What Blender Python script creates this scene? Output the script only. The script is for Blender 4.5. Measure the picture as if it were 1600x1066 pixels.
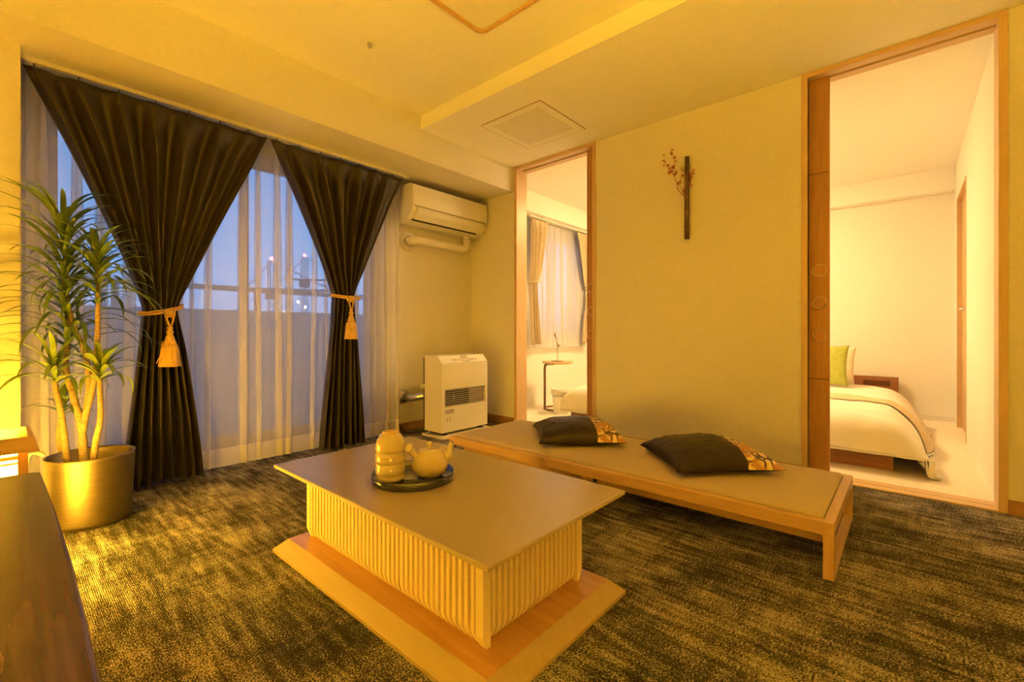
import bpy, bmesh, math, random
from mathutils import Vector, Matrix, noise as mnoise
random.seed(7)
PI = math.pi
for o in list(bpy.data.objects): bpy.data.objects.remove(o, do_unlink=True)
S = bpy.context.scene
COL = S.collection

# ------------------------------------------------------------------ camera, sky, exposure
FPX, CXP, HYP, CAMH = 703.0, 800.0, 520.0, 0.78
YAW = math.atan2(800, 703)
cam = bpy.data.cameras.new('camera'); camo = bpy.data.objects.new('camera', cam); COL.objects.link(camo)
cam.sensor_width = 36; cam.lens = FPX / 1600 * 36; cam.shift_y = -(533 - HYP) / 1600
cam.clip_start = 0.02; cam.clip_end = 500
camo.location = (0, 0, CAMH); camo.rotation_euler = (PI/2, 0, -YAW)
S.camera = camo
S.view_settings.view_transform = 'Standard'; S.view_settings.look = 'None'
S.view_settings.exposure = 0.34; S.view_settings.gamma = 1; S.view_settings.use_curve_mapping = False

world = bpy.data.worlds.new('dusk_sky'); S.world = world; world.use_nodes = True
wn = world.node_tree.nodes; wl = world.node_tree.links
tc = wn.new('ShaderNodeTexCoord'); sp = wn.new('ShaderNodeSeparateXYZ'); rp = wn.new('ShaderNodeValToRGB')
wl.new(tc.outputs['Generated'], sp.inputs[0]); wl.new(sp.outputs['Z'], rp.inputs[0]); wl.new(rp.outputs[0], wn['Background'].inputs[0])
e = rp.color_ramp.elements
e[0].position = 0.0; e[0].color = (.30, .40, .74, 1)
e[1].position = 0.6; e[1].color = (.09, .25, .66, 1)
m_ = e.new(.12); m_.color = (.20, .42, .88, 1)
wn['Background'].inputs[1].default_value = 1.25

LAMP1 = 64.0      # paper panels of the andon beside the plant
LAMP2 = 40.0      # the same kind of andon behind the camera
FILL_UPLIGHT = 1150.0   # bowl of the unseen uplighter added to brighten the ceiling
BEDLAMP = 92.0    # round ceiling lamp of the bedroom
AMBER = (1.0, .53, .030)
AMBER_BED = (1.0, .64, .26)

# ------------------------------------------------------------------ helpers
FV = Vector((math.sin(YAW), math.cos(YAW), 0)); RV = Vector((math.cos(YAW), -math.sin(YAW), 0))
def at(x, y, w):            # pixel + forward distance -> point
    return Vector((0, 0, CAMH)) + w * (FV + (x - CXP)/FPX*RV + Vector((0, 0, (HYP - y)/FPX)))

def tag(o, label=None, cat=None, group=None, kind=None):
    if label: o['label'] = label
    if cat: o['category'] = cat
    if group: o['group'] = group
    if kind: o['kind'] = kind
    return o
def thing(name, label, cat, loc=(0, 0, 0), rz=0, group=None):
    o = bpy.data.objects.new(name, None); COL.objects.link(o); o.empty_display_size = .05
    o.location = loc; o.rotation_euler = (0, 0, rz)
    return tag(o, label, cat, group)
def obj(name, bm, m, parent=None, smooth=False, label=None):
    me = bpy.data.meshes.new(name)
    bmesh.ops.recalc_face_normals(bm, faces=bm.faces)
    bm.to_mesh(me); bm.free()
    if smooth:
        for p in me.polygons: p.use_smooth = True
    if m: me.materials.append(m)
    o = bpy.data.objects.new(name, me); COL.objects.link(o)
    if parent: o.parent = parent
    if label: o['label'] = label
    return o
def inst(name, src, parent=None, loc=None, rot=None, scale=None):
    o = bpy.data.objects.new(name, src.data); COL.objects.link(o)
    if parent: o.parent = parent
    if loc is not None: o.location = loc
    if rot is not None: o.rotation_euler = rot
    if scale is not None: o.scale = scale
    for md in src.modifiers:
        n = o.modifiers.new(md.name, md.type)
        if md.type == 'BEVEL': n.width = md.width; n.segments = md.segments
    return o
def BM(): return bmesh.new()
def box(bm, x0, x1, y0, y1, z0, z1, bev=0, seg=2):
    r = bmesh.ops.create_cube(bm, size=1)
    vs = r['verts']
    for v in vs:
        v.co = Vector(((x0+x1)/2 + v.co.x*(x1-x0), (y0+y1)/2 + v.co.y*(y1-y0), (z0+z1)/2 + v.co.z*(z1-z0)))
    if bev:
        es = list({e for v in vs for e in v.link_edges})
        bmesh.ops.bevel(bm, geom=es, offset=bev, segments=seg, affect='EDGES', profile=.5)
    return bm
def bx(*a, **k): return box(BM(), *a, **k)
def lathe(bm, prof, seg=32, c=(0, 0, 0), mod=None, cap=True, M=None):
    rings = []
    for (r, z) in prof:
        ring = []
        for i in range(seg):
            t = 2*PI*i/seg
            rr = r*(mod(t, z) if mod else 1)
            p = Vector((rr*math.cos(t), rr*math.sin(t), z))
            if M: p = M @ p
            ring.append(bm.verts.new(p + Vector(c)))
        rings.append(ring)
    for a, b in zip(rings, rings[1:]):
        for i in range(seg):
            bm.faces.new((a[i], a[(i+1) % seg], b[(i+1) % seg], b[i]))
    if cap:
        if prof[0][0] > 1e-5: bm.faces.new(rings[0][::-1])
        if prof[-1][0] > 1e-5: bm.faces.new(rings[-1])
    return bm
def tube(bm, pts, rad, seg=8, cap=True, closed=False):
    pts = [Vector(p) for p in pts]; n = len(pts)
    if not hasattr(rad, '__len__'): rad = [rad]*n
    rings = []; up = Vector((0, 0, 1)); prev = None
    for i, p in enumerate(pts):
        if closed: d = pts[(i+1) % n] - pts[i-1]
        else: d = pts[min(i+1, n-1)] - pts[max(i-1, 0)]
        d.normalize()
        if prev is None:
            a = d.cross(up)
            if a.length < .01: a = d.cross(Vector((1, 0, 0)))
        else: a = prev - d*prev.dot(d)
        a.normalize(); prev = a; b = d.cross(a)
        rings.append([bm.verts.new(p + rad[i]*(math.cos(2*PI*k/seg)*a + math.sin(2*PI*k/seg)*b)) for k in range(seg)])
    pr = list(zip(rings, rings[1:])) + ([(rings[-1], rings[0])] if closed else [])
    for a, b in pr:
        for k in range(seg): bm.faces.new((a[k], a[(k+1) % seg], b[(k+1) % seg], b[k]))
    if cap and not closed: bm.faces.new(rings[0][::-1]); bm.faces.new(rings[-1])
    return bm
def spline(pts, n=6):
    pts = [Vector(p) for p in pts]; out = []
    P = [2*pts[0]-pts[1]] + pts + [2*pts[-1]-pts[-2]]
    for i in range(1, len(P)-2):
        for k in range(n):
            t = k/n; a, b, c, d = P[i-1:i+3]
            out.append(.5*((2*b) + (c-a)*t + (2*a-5*b+4*c-d)*t*t + (3*b-a-3*c+d)*t**3))
    out.append(pts[-1]); return out
def prism(bm, poly, z0, z1, M=None):
    f = lambda p, z: (M @ Vector((p[0], p[1], z))) if M else Vector((p[0], p[1], z))
    a = [bm.verts.new(f(p, z0)) for p in poly]; b = [bm.verts.new(f(p, z1)) for p in poly]
    n = len(poly); bm.faces.new(a[::-1]); bm.faces.new(b)
    for i in range(n): bm.faces.new((a[i], a[(i+1) % n], b[(i+1) % n], b[i]))
    return bm
def grid(bm, fn, nu, nv):
    V = [[bm.verts.new(fn(i/nu, j/nv)) for i in range(nu+1)] for j in range(nv+1)]
    for j in range(nv):
        for i in range(nu): bm.faces.new((V[j][i], V[j][i+1], V[j+1][i+1], V[j+1][i]))
    return bm
def rrect(x0, x1, y0, y1, r, n=6):
    out = []
    for cx, cy, a in ((x1-r, y1-r, 0), (x0+r, y1-r, PI/2), (x0+r, y0+r, PI), (x1-r, y0+r, 1.5*PI)):
        for k in range(n+1): out.append((cx + r*math.cos(a+k*PI/2/n), cy + r*math.sin(a+k*PI/2/n)))
    return out
def lerp(a, b, t): return a + (b-a)*t
def solidify(o, t):
    m = o.modifiers.new('thickness', 'SOLIDIFY'); m.thickness = t; m.offset = 0

# ------------------------------------------------------------------ materials
def mat(name, c1, rough=.6, metal=0., c2=None, scale=20., stretch=(1, 1, 1), bump=0., bscale=None, bstretch=None,
        ramp=(.35, .65), detail=4., sheen=0., coat=0., spec=.5, rvar=0., ior=1.5):
    m = bpy.data.materials.new(name); m.use_nodes = True
    n = m.node_tree.nodes; l = m.node_tree.links; b = n['Principled BSDF']
    b.inputs['Roughness'].default_value = rough; b.inputs['Metallic'].default_value = metal
    b.inputs['Specular IOR Level'].default_value = spec
    b.inputs['IOR'].default_value = ior
    if sheen: b.inputs['Sheen Weight'].default_value = sheen
    if coat: b.inputs['Coat Weight'].default_value = coat; b.inputs['Coat Roughness'].default_value = .08
    t = n.new('ShaderNodeTexCoord'); mp = n.new('ShaderNodeMapping'); mp.inputs['Scale'].default_value = stretch
    l.new(t.outputs['Object'], mp.inputs[0])
    nz = n.new('ShaderNodeTexNoise'); nz.inputs['Scale'].default_value = scale; nz.inputs['Detail'].default_value = detail
    l.new(mp.outputs[0], nz.inputs['Vector'])
    r = n.new('ShaderNodeValToRGB'); r.color_ramp.elements[0].position = ramp[0]; r.color_ramp.elements[1].position = ramp[1]
    c2 = c2 or tuple(min(1, x*1.06) for x in c1)
    r.color_ramp.elements[0].color = (*c1, 1); r.color_ramp.elements[1].color = (*c2, 1)
    l.new(nz.outputs['Fac'], r.inputs[0]); l.new(r.outputs[0], b.inputs['Base Color'])
    if rvar:
        mr = n.new('ShaderNodeMapRange'); mr.inputs['To Min'].default_value = rough-rvar; mr.inputs['To Max'].default_value = rough+rvar
        l.new(nz.outputs['Fac'], mr.inputs[0]); l.new(mr.outputs[0], b.inputs['Roughness'])
    if bump:
        mp2 = n.new('ShaderNodeMapping'); mp2.inputs['Scale'].default_value = bstretch or stretch; l.new(t.outputs['Object'], mp2.inputs[0])
        n2 = n.new('ShaderNodeTexNoise'); n2.inputs['Scale'].default_value = bscale or scale; n2.inputs['Detail'].default_value = 3
        l.new(mp2.outputs[0], n2.inputs['Vector'])
        bp = n.new('ShaderNodeBump'); bp.inputs['Strength'].default_value = bump; bp.inputs['Distance'].default_value = .002
        l.new(n2.outputs['Fac'], bp.inputs['Height']); l.new(bp.outputs[0], b.inputs['Normal'])
    return m
def wood(name, c1, c2, axis='y', rough=.45, scale=9, bump=.08, coat=0.):
    st = {'x': (.09, 1, 1), 'y': (1, .09, 1), 'z': (1, 1, .09)}[axis]
    st = tuple(s*6 for s in st)
    return mat(name, c1, rough, 0, c2, scale, st, bump, scale*2, st, (.3, .7), 6, coat=coat)
def emit(name, col, st):
    m = bpy.data.materials.new(name); m.use_nodes = True; n = m.node_tree.nodes
    b = n['Principled BSDF']; b.inputs['Base Color'].default_value = (.8, .7, .5, 1)
    nz = n.new('ShaderNodeTexNoise'); nz.inputs['Scale'].default_value = 40
    mr = n.new('ShaderNodeMapRange'); mr.inputs['To Min'].default_value = st*.92; mr.inputs['To Max'].default_value = st*1.08
    m.node_tree.links.new(nz.outputs['Fac'], mr.inputs[0]); m.node_tree.links.new(mr.outputs[0], b.inputs['Emission Strength'])
    b.inputs['Emission Color'].default_value = (*col, 1)
    return m
def sheer(name, col, transp):
    m = bpy.data.materials.new(name); m.use_nodes = True; n = m.node_tree.nodes; l = m.node_tree.links
    n.remove(n['Principled BSDF']); out = n['Material Output']
    d = n.new('ShaderNodeBsdfDiffuse'); t = n.new('ShaderNodeBsdfTranslucent'); x = n.new('ShaderNodeBsdfTransparent')
    d.inputs[0].default_value = (*col, 1); t.inputs[0].default_value = (*col, 1)
    a = n.new('ShaderNodeMixShader'); a.inputs[0].default_value = .4; l.new(d.outputs[0], a.inputs[1]); l.new(t.outputs[0], a.inputs[2])
    co = n.new('ShaderNodeTexCoord'); nz = n.new('ShaderNodeTexNoise'); nz.inputs['Scale'].default_value = 300
    mr = n.new('ShaderNodeMapRange'); mr.inputs['To Min'].default_value = transp-.06; mr.inputs['To Max'].default_value = transp+.06
    l.new(co.outputs['Object'], nz.inputs['Vector']); l.new(nz.outputs['Fac'], mr.inputs[0])
    b = n.new('ShaderNodeMixShader'); l.new(mr.outputs[0], b.inputs[0]); l.new(a.outputs[0], b.inputs[1]); l.new(x.outputs[0], b.inputs[2])
    l.new(b.outputs[0], out.inputs[0]); return m
def glassm(name):
    m = bpy.data.materials.new(name); m.use_nodes = True; n = m.node_tree.nodes; l = m.node_tree.links
    n.remove(n['Principled BSDF']); g = n.new('ShaderNodeBsdfGlossy'); g.inputs['Roughness'].default_value = .02
    x = n.new('ShaderNodeBsdfTransparent'); x.inputs[0].default_value = (.96, .98, .98, 1)
    b = n.new('ShaderNodeMixShader'); b.inputs[0].default_value = .94; l.new(g.outputs[0], b.inputs[1]); l.new(x.outputs[0], b.inputs[2])
    l.new(b.outputs[0], n['Material Output'].inputs[0]); return m

def carpet_mat():
    m = bpy.data.materials.new('carpet'); m.use_nodes = True; n = m.node_tree.nodes; l = m.node_tree.links
    b = n['Principled BSDF']; b.inputs['Roughness'].default_value = .95; b.inputs['Specular IOR Level'].default_value = .15
    t = n.new('ShaderNodeTexCoord')
    def nz(scale, st, det=3., dist=0.):
        mp = n.new('ShaderNodeMapping'); mp.inputs['Scale'].default_value = st; l.new(t.outputs['Object'], mp.inputs[0])
        x = n.new('ShaderNodeTexNoise'); x.inputs['Scale'].default_value = scale; x.inputs['Detail'].default_value = det
        x.inputs['Distortion'].default_value = dist
        l.new(mp.outputs[0], x.inputs['Vector']); return x.outputs['Fac']
    def math_(op, a, c):
        x = n.new('ShaderNodeMath'); x.operation = op
        for i, v in enumerate((a, c)):
            if isinstance(v, (int, float)): x.inputs[i].default_value = v
            else: l.new(v, x.inputs[i])
        return x.outputs[0]
    big = nz(4.5, (1, .7, 1), 6, .5); streak = nz(46, (1.0, .13, 1), 4); cross = nz(24, (.35, 1.5, 1), 3); fine = nz(230, (1.2, .8, 1), 2)
    s = math_('ADD', math_('MULTIPLY', big, .42), math_('MULTIPLY', streak, .46))
    s = math_('ADD', s, math_('MULTIPLY', cross, .18)); s = math_('ADD', s, math_('MULTIPLY', fine, .95))
    r = n.new('ShaderNodeValToRGB'); l.new(s, r.inputs[0])
    e = r.color_ramp.elements
    e[0].position = .78; e[0].color = (.012, .011, .010, 1)
    e[1].position = 1.0 ; e[1].position = .999; e[1].color = (.024, .022, .020, 1)
    # remap sum (about .75 .. 1.3) to 0..1
    mr = n.new('ShaderNodeMapRange'); mr.inputs['From Min'].default_value = .74; mr.inputs['From Max'].default_value = 1.26
    l.new(s, mr.inputs[0]); l.new(mr.outputs[0], r.inputs[0])
    e[0].position = .28; e[0].color = (.016, .013, .011, 1)
    e[1].position = .78; e[1].color = (.52, .46, .39, 1)
    k = e.new(.5); k.color = (.085, .075, .066, 1)
    l.new(r.outputs[0], b.inputs['Base Color'])
    # ribs along Y and loops as fine relief
    w = n.new('ShaderNodeTexWave'); w.wave_type = 'BANDS'; w.bands_direction = 'X'; w.inputs['Scale'].default_value = 68; w.inputs['Distortion'].default_value = 1.2
    w.inputs['Detail'].default_value = 2; w.inputs['Detail Scale'].default_value = 3
    l.new(t.outputs['Object'], w.inputs['Vector'])
    v = n.new('ShaderNodeTexVoronoi'); v.inputs['Scale'].default_value = 210; l.new(t.outputs['Object'], v.inputs['Vector'])
    h = math_('ADD', math_('MULTIPLY', w.outputs['Fac'], .8), math_('MULTIPLY', v.outputs['Distance'], -1.3))
    h = math_('ADD', h, math_('MULTIPLY', fine, 1.0))
    bp = n.new('ShaderNodeBump'); bp.inputs['Strength'].default_value = .85; bp.inputs['Distance'].default_value = .004
    l.new(h, bp.inputs['Height']); l.new(bp.outputs[0], b.inputs['Normal'])
    return m
def brocade_mat():
    m = bpy.data.materials.new('brocade'); m.use_nodes = True; n = m.node_tree.nodes; l = m.node_tree.links
    b = n['Principled BSDF']; b.inputs['Roughness'].default_value = .45
    t = n.new('ShaderNodeTexCoord'); v = n.new('ShaderNodeTexVoronoi'); v.inputs['Scale'].default_value = 26; v.feature = 'DISTANCE_TO_EDGE'
    nz = n.new('ShaderNodeTexNoise'); nz.inputs['Scale'].default_value = 11; nz.inputs['Detail'].default_value = 2
    l.new(t.outputs['Object'], v.inputs['Vector']); l.new(t.outputs['Object'], nz.inputs['Vector'])
    r1 = n.new('ShaderNodeValToRGB'); r1.color_ramp.elements[0].position = .07; r1.color_ramp.elements[1].position = .16
    r1.color_ramp.elements[0].color = (.06, .03, .015, 1); r1.color_ramp.elements[1].color = (.80, .66, .38, 1)
    r2 = n.new('ShaderNodeValToRGB'); r2.color_ramp.elements[0].position = .54; r2.color_ramp.elements[1].position = .58
    mx = n.new('ShaderNodeMix'); mx.data_type = 'RGBA'; mx.inputs['B'].default_value = (.46, .24, .11, 1)
    l.new(v.outputs['Distance'], r1.inputs[0]); l.new(nz.outputs['Fac'], r2.inputs[0])
    l.new(r2.outputs[0], mx.inputs['Factor']); l.new(r1.outputs[0], mx.inputs['A']); l.new(mx.outputs['Result'], b.inputs['Base Color'])
    return m

WALL = (.79, .755, .68)
M = {}
M['wall'] = mat('wallpaper', WALL, .85, 0, (.82, .785, .71), 60, (1, 1, 1), .12, 420, (1.6, 1.6, .35))
M['ceil'] = mat('ceiling_paper', (.92, .895, .83), .9, 0, (.94, .915, .85), 50, bump=.06, bscale=300)
M['bedwall'] = mat('bedroom_wallpaper', (.86, .83, .76), .85, 0, (.88, .85, .78), 60, bump=.08, bscale=380)
M['carpet'] = carpet_mat()
M['bedfloor'] = mat('pale_floor', (.80, .73, .60), .5, 0, (.84, .77, .64), 14, (.3, 2, 1))
M['jamb'] = wood('pale_jamb_wood', (.62, .42, .23), (.70, .50, .29), 'z', .4)
M['jamby'] = wood('pale_head_wood', (.62, .42, .23), (.70, .50, .29), 'y', .4)
M['leafwood'] = wood('sliding_door_wood', (.40, .20, .085), (.47, .25, .11), 'z', .42)
M['base'] = wood('baseboard_wood', (.30, .155, .075), (.38, .2, .1), 'y', .45)
M['oak'] = wood('oak_y', (.52, .32, .145), (.64, .42, .20), 'y', .38)
M['oakx'] = wood('oak_x', (.54, .34, .155), (.66, .44, .22), 'x', .38)
M['oakz'] = wood('oak_z', (.52, .32, .145), (.64, .42, .20), 'z', .4)
M['basewood'] = wood('base_top_wood', (.44, .225, .085), (.56, .31, .13), 'y', .3, coat=.2)
M['rimwood'] = wood('bevel_edge_wood', (.36, .265, .13), (.41, .30, .155), 'y', .5)
M['slat'] = wood('slat_wood', (.80, .66, .42), (.85, .71, .47), 'z', .5)
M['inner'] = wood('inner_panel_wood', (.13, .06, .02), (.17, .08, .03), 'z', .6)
M['top'] = mat('taupe_laminate', (.34, .275, .232), .27, 0, (.36, .29, .245), 3, bump=.02, bscale=500, ior=1.85)
M['edge'] = mat('table_edge_band', (.40, .33, .24), .5, 0, (.44, .36, .26), 30)
M['fabric'] = mat('taupe_upholstery', (.44, .355, .27), .85, 0, (.52, .42, .32), 400, bump=.35, bscale=700, sheen=.2)
M['black_satin'] = mat('black_satin', (.011, .0048, .0030), .46, 0, (.015, .007, .0045), 12, bump=.12, bscale=60, spec=.3)
M['brocade'] = brocade_mat()
M['curtain'] = mat('dark_curtain', (.017, .0098, .0058), .5, 0, (.022, .013, .0075), 8, bump=.06, bscale=300, sheen=.10)
M['sheer'] = sheer('sheer_voile', (.92, .90, .88), .54)
M['hem'] = sheer('sheer_hem', (.86, .84, .82), .22)
M['bedsheer'] = sheer('bedroom_voile', (.88, .86, .83), .25)
M['beige_curtain'] = mat('beige_curtain', (.60, .50, .33), .8, 0, (.66, .55, .37), 30, bump=.05, bscale=300, sheen=.2)
M['gold'] = mat('gold_cord', (.72, .47, .13), .45, 0, (.50, .30, .07), 160, (1, 1, .15), .5, 260, (1, 1, .12))
M['rail'] = mat('cream_rail', (.78, .74, .66), .4, 0, (.8, .76, .68), 40)
M['white_metal'] = mat('ivory_enamel', (.82, .76, .60), .35, 0, (.84, .78, .62), 12)
M['ac'] = mat('ivory_plastic', (.82, .79, .72), .3, 0, (.84, .81, .74), 14)
M['panelw'] = mat('white_gloss_panel', (.9, .88, .84), .2, 0, (.92, .9, .86), 14)
M['dark'] = mat('dark_void', (.02, .016, .013), .7, 0, (.03, .025, .02), 30)
M['darkmetal'] = mat('dark_grey_metal', (.09, .08, .07), .45, .6, (.12, .11, .1), 40)
M['chrome'] = mat('steel', (.6, .6, .58), .3, 1, (.66, .66, .64), 60)
M['louver'] = mat('louver_beige', (.52, .44, .36), .45, 0, (.56, .48, .4), 20)
M['print'] = mat('grey_print', (.33, .29, .24), .7, 0, (.4, .36, .3), 200)
M['faint'] = mat('faint_print', (.62, .56, .43), .6, 0, (.66, .6, .46), 120)
M['labelplate'] = mat('label_plate', (.50, .44, .38), .5, 0, (.56, .5, .43), 60)
M['pot'] = mat('brushed_gold_pot', (.25, .205, .135), .40, 1.0, (.30, .25, .165), 18, (1, 1, 14), .10, 60, (1, 1, 14), rvar=.06)
M['soil'] = mat('soil', (.05, .035, .025), .95, 0, (.09, .06, .04), 60, bump=.8, bscale=90)
M['stem'] = mat('dracaena_bark', (.36, .28, .16), .75, 0, (.24, .18, .10), 60, (1, 1, 3), .5, 120, (1, 1, 4))
M['leafA'] = mat('dracaena_leaf', (.085, .155, .028), .38, 0, (.14, .22, .04), 14, bump=.1, bscale=80)
M['leafB'] = mat('young_leaf', (.17, .27, .04), .4, 0, (.24, .33, .06), 14, bump=.1, bscale=80)
M['glaze'] = mat('beige_glaze', (.62, .52, .33), .18, 0, (.55, .44, .26), 10, coat=.5)
M['glazepale'] = mat('pale_glaze', (.72, .64, .48), .2, 0, (.66, .57, .40), 12, coat=.5)
M['footring'] = mat('bare_clay', (.60, .42, .24), .6, 0, (.66, .47, .27), 40)
M['lacquer'] = mat('black_lacquer', (.010, .009, .009), .12, 0, (.013, .011, .011), 10, coat=.6)
M['console'] = mat('dark_console_wood', (.105, .060, .034), .27, 0, (.050, .028, .017), 10, (9, .55, 9), .06, 18, (9, .55, 9), (.38, .72), 6, coat=.15)
M['paper'] = emit('lamp_paper', AMBER, LAMP1)
M['paper2'] = emit('lamp_paper_second', AMBER, LAMP2)
M['bulb'] = emit('bulb_glow', AMBER, LAMP1*.5)
M['bulb2'] = emit('bulb_glow_second', AMBER, LAMP2*.5)
M['fill_glow'] = emit('fill_uplighter_glow', AMBER, FILL_UPLIGHT)
M['bedglow'] = emit('bedroom_lamp_glow', AMBER_BED, BEDLAMP)
M['redglow'] = emit('red_beacon', (1, .12, .12), 9)
M['cityglow'] = emit('city_light', (1, .95, .85), 14)
M['lampshade'] = mat('unlit_shade', (.80, .76, .68), .45, 0, (.82, .78, .7), 6)
M['bamboo'] = mat('smoked_bamboo', (.055, .026, .014), .35, 0, (.085, .04, .02), 30, (1, 1, .2), .1, 60)
M['node'] = mat('bamboo_node', (.16, .09, .05), .4, 0, (.2, .12, .06), 60)
M['twig'] = mat('twig', (.22, .09, .04), .7, 0, (.28, .12, .05), 80)
M['petal'] = mat('dry_red_blossom', (.34, .07, .035), .7, 0, (.42, .12, .05), 120)
M['walnut'] = wood('walnut', (.22, .085, .035), (.30, .12, .05), 'y', .4)
M['duvet'] = mat('white_duvet', (.86, .82, .74), .85, 0, (.88, .84, .76), 8, bump=.15, bscale=14)
M['runner'] = mat('beige_runner', (.66, .52, .33), .85, 0, (.7, .56, .36), 60, bump=.1, bscale=300)
M['green'] = mat('green_cushion', (.40, .44, .07), .8, 0, (.44, .48, .09), 30, bump=.1, bscale=60)
M['cream'] = mat('cream_pillow', (.82, .74, .55), .85, 0, (.85, .77, .58), 12, bump=.12, bscale=30)
M['bin'] = mat('white_bin_plastic', (.84, .81, .75), .4, 0, (.86, .83, .77), 20)
M['tabletop'] = wood('pale_oak_tabletop', (.62, .42, .2), (.68, .48, .25), 'x', .45)
M['bronze'] = mat('bronze_tube', (.22, .13, .06), .4, .5, (.26, .16, .08), 40)
M['alu'] = mat('window_aluminium', (.42, .38, .35), .45, .2, (.46, .42, .39), 40)
M['glass'] = glassm('window_glass')
M['parapet'] = mat('parapet_render', (.62, .60, .60), .9, 0, (.66, .64, .64), 20, bump=.1, bscale=80)
M['handrail'] = mat('painted_handrail', (.40, .37, .36), .6, 0, (.44, .41, .4), 40)
M['concrete'] = mat('balcony_concrete', (.35, .34, .33), .9, 0, (.4, .39, .38), 20)
M['hill'] = mat('dusk_hills', (.10, .12, .16), 1, 0, (.13, .15, .2), .2)
M['crane'] = mat('crane_steel', (.16, .10, .12), .7, 0, (.2, .13, .15), 2)
M['ornament'] = mat('speckled_gold_wood', (.55, .36, .13), .5, 0, (.42, .25, .08), 130)
M['cable'] = mat('cream_cable', (.62, .55, .44), .5, 0, (.66, .59, .48), 50)
M['doorpanel'] = wood('bedroom_door_wood', (.60, .40, .20), (.66, .45, .23), 'z', .45)

def struct(name, bm, m, parent=None, label=None, cat=None):
    o = obj(name, bm, m, parent)
    if not parent: tag(o, label, cat, None, 'structure')
    return o

# ------------------------------------------------------------------ room shell
XD, XB, YW, XL, YB = 2.87, 2.99, 3.02, -1.7, -1.9
ZS, ZC, ZBM = 2.175, 2.27, 1.97
D1 = (1.735, 2.465); D2 = (-.298, .403); ZH = 2.15
struct('floor', bx(XL, XD, YB, YW, -.05, 0), M['carpet'], None, 'dark mottled carpet with ribbed loop pile', 'carpet')
struct('ceiling', bx(XL-.1, XD+.12, YB-.1, YW+.14, ZC, ZC+.08), M['ceil'], None, 'plain white ceiling of the living room', 'ceiling')
struct('ceiling_soffit', bx(1.905, XD, YB, 2.51, ZS, ZC), M['ceil'], None, 'lowered ceiling strip along the wall with the two doorways', 'ceiling')
struct('ceiling_beam', bx(XL, XD, 2.51, YW, ZBM, ZC), M['wall'], None, 'boxed beam running above the curtained window', 'beam')
W1 = (.11, 1.885, .07, 1.875)      # balcony window opening X0 X1 Z0 Z1
b = BM()
box(b, XL, W1[0], YW, YW+.14, 0, ZC); box(b, W1[1], XB, YW, YW+.14, 0, ZC)
box(b, W1[0], W1[1], YW, YW+.14, W1[3], ZC); box(b, W1[0], W1[1], YW, YW+.14, 0, W1[2])
struct('wall_window', b, M['wall'], None, 'papered wall around the curtained balcony window', 'wall')
struct('wall_return', bx(XL, .056, 2.75, YW, 0, ZBM), M['wall'], None, 'papered wall return beside the potted plant', 'wall')
b = BM()
for x0, x1 in ((XD, 2.905), (2.955, XB)): box(b, x0, x1, D2[1], D1[0], 0, ZC)
box(b, XD, XB, D1[1], YW, 0, ZC); box(b, XD, XB, YB, D2[0], 0, ZC)
for d in (D1, D2): box(b, XD, XB, d[0], d[1], ZS, ZC)
struct('wall_doors', b, M['wall'], None, 'papered wall holding the two sliding doorways', 'wall')
struct('wall_left', bx(XL-.1, XL, YB-.1, YW, 0, ZC), M['wall'], None, 'papered side wall behind the dark console', 'wall')
struct('wall_back', bx(XL, XB, YB-.1, YB, 0, ZC), M['wall'], None, 'papered wall opposite the balcony window', 'wall')
# bedroom shell
BX1, BY0, BY1, BZ = 5.45, -.31, YW, 2.19
struct('floor_bedroom', bx(XD, BX1, BY0-.1, BY1, -.05, .004), M['bedfloor'], None, 'pale smooth floor of the bedroom', 'floor')
struct('ceiling_bedroom', bx(XB, BX1, BY0, BY1, BZ, BZ+.08), M['ceil'], None, 'white ceiling of the bedroom', 'ceiling')
struct('wall_bedroom_far', bx(BX1, BX1+.1, BY0-.1, BY1+.14, 0, BZ+.08), M['bedwall'], None, 'white bedroom wall behind the headboards', 'wall')
struct('ceiling_beam_bedroom', bx(BX1-.10, BX1, BY0, BY1, 2.0, BZ), M['ceil'], None, 'shallow beam above the bed headboards', 'beam')
DB = (4.46, 5.21, 1.88)
b = BM(); box(b, XB, DB[0], BY0-.1, BY0, 0, BZ+.08); box(b, DB[1], BX1, BY0-.1, BY0, 0, BZ+.08); box(b, DB[0], DB[1], BY0-.1, BY0, DB[2], BZ+.08)
struct('wall_bedroom_side', b, M['bedwall'], None, 'white bedroom wall with an inner door', 'wall')
W2 = (3.74, 4.62, .72, 1.9)
b = BM(); box(b, XB, W2[0], BY1, BY1+.14, 0, BZ+.08); box(b, W2[1], BX1, BY1, BY1+.14, 0, BZ+.08)
box(b, W2[0], W2[1], BY1, BY1+.14, W2[3], BZ+.08); box(b, W2[0], W2[1], BY1, BY1+.14, 0, W2[2])
struct('wall_bedroom_window', b, M['bedwall'], None, 'white bedroom wall around the small curtained window', 'wall')
struct('ceiling_beam_bedroom_window', bx(XB, BX1-.1, BY1-.20, BY1, 1.99, BZ), M['ceil'], None, 'beam above the small bedroom window', 'beam')
b = BM(); box(b, XB, BX1, BY0, BY0+.008, .004, .05); box(b, BX1-.008, BX1, BY0+.008, BY1, .004, .05)
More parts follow.
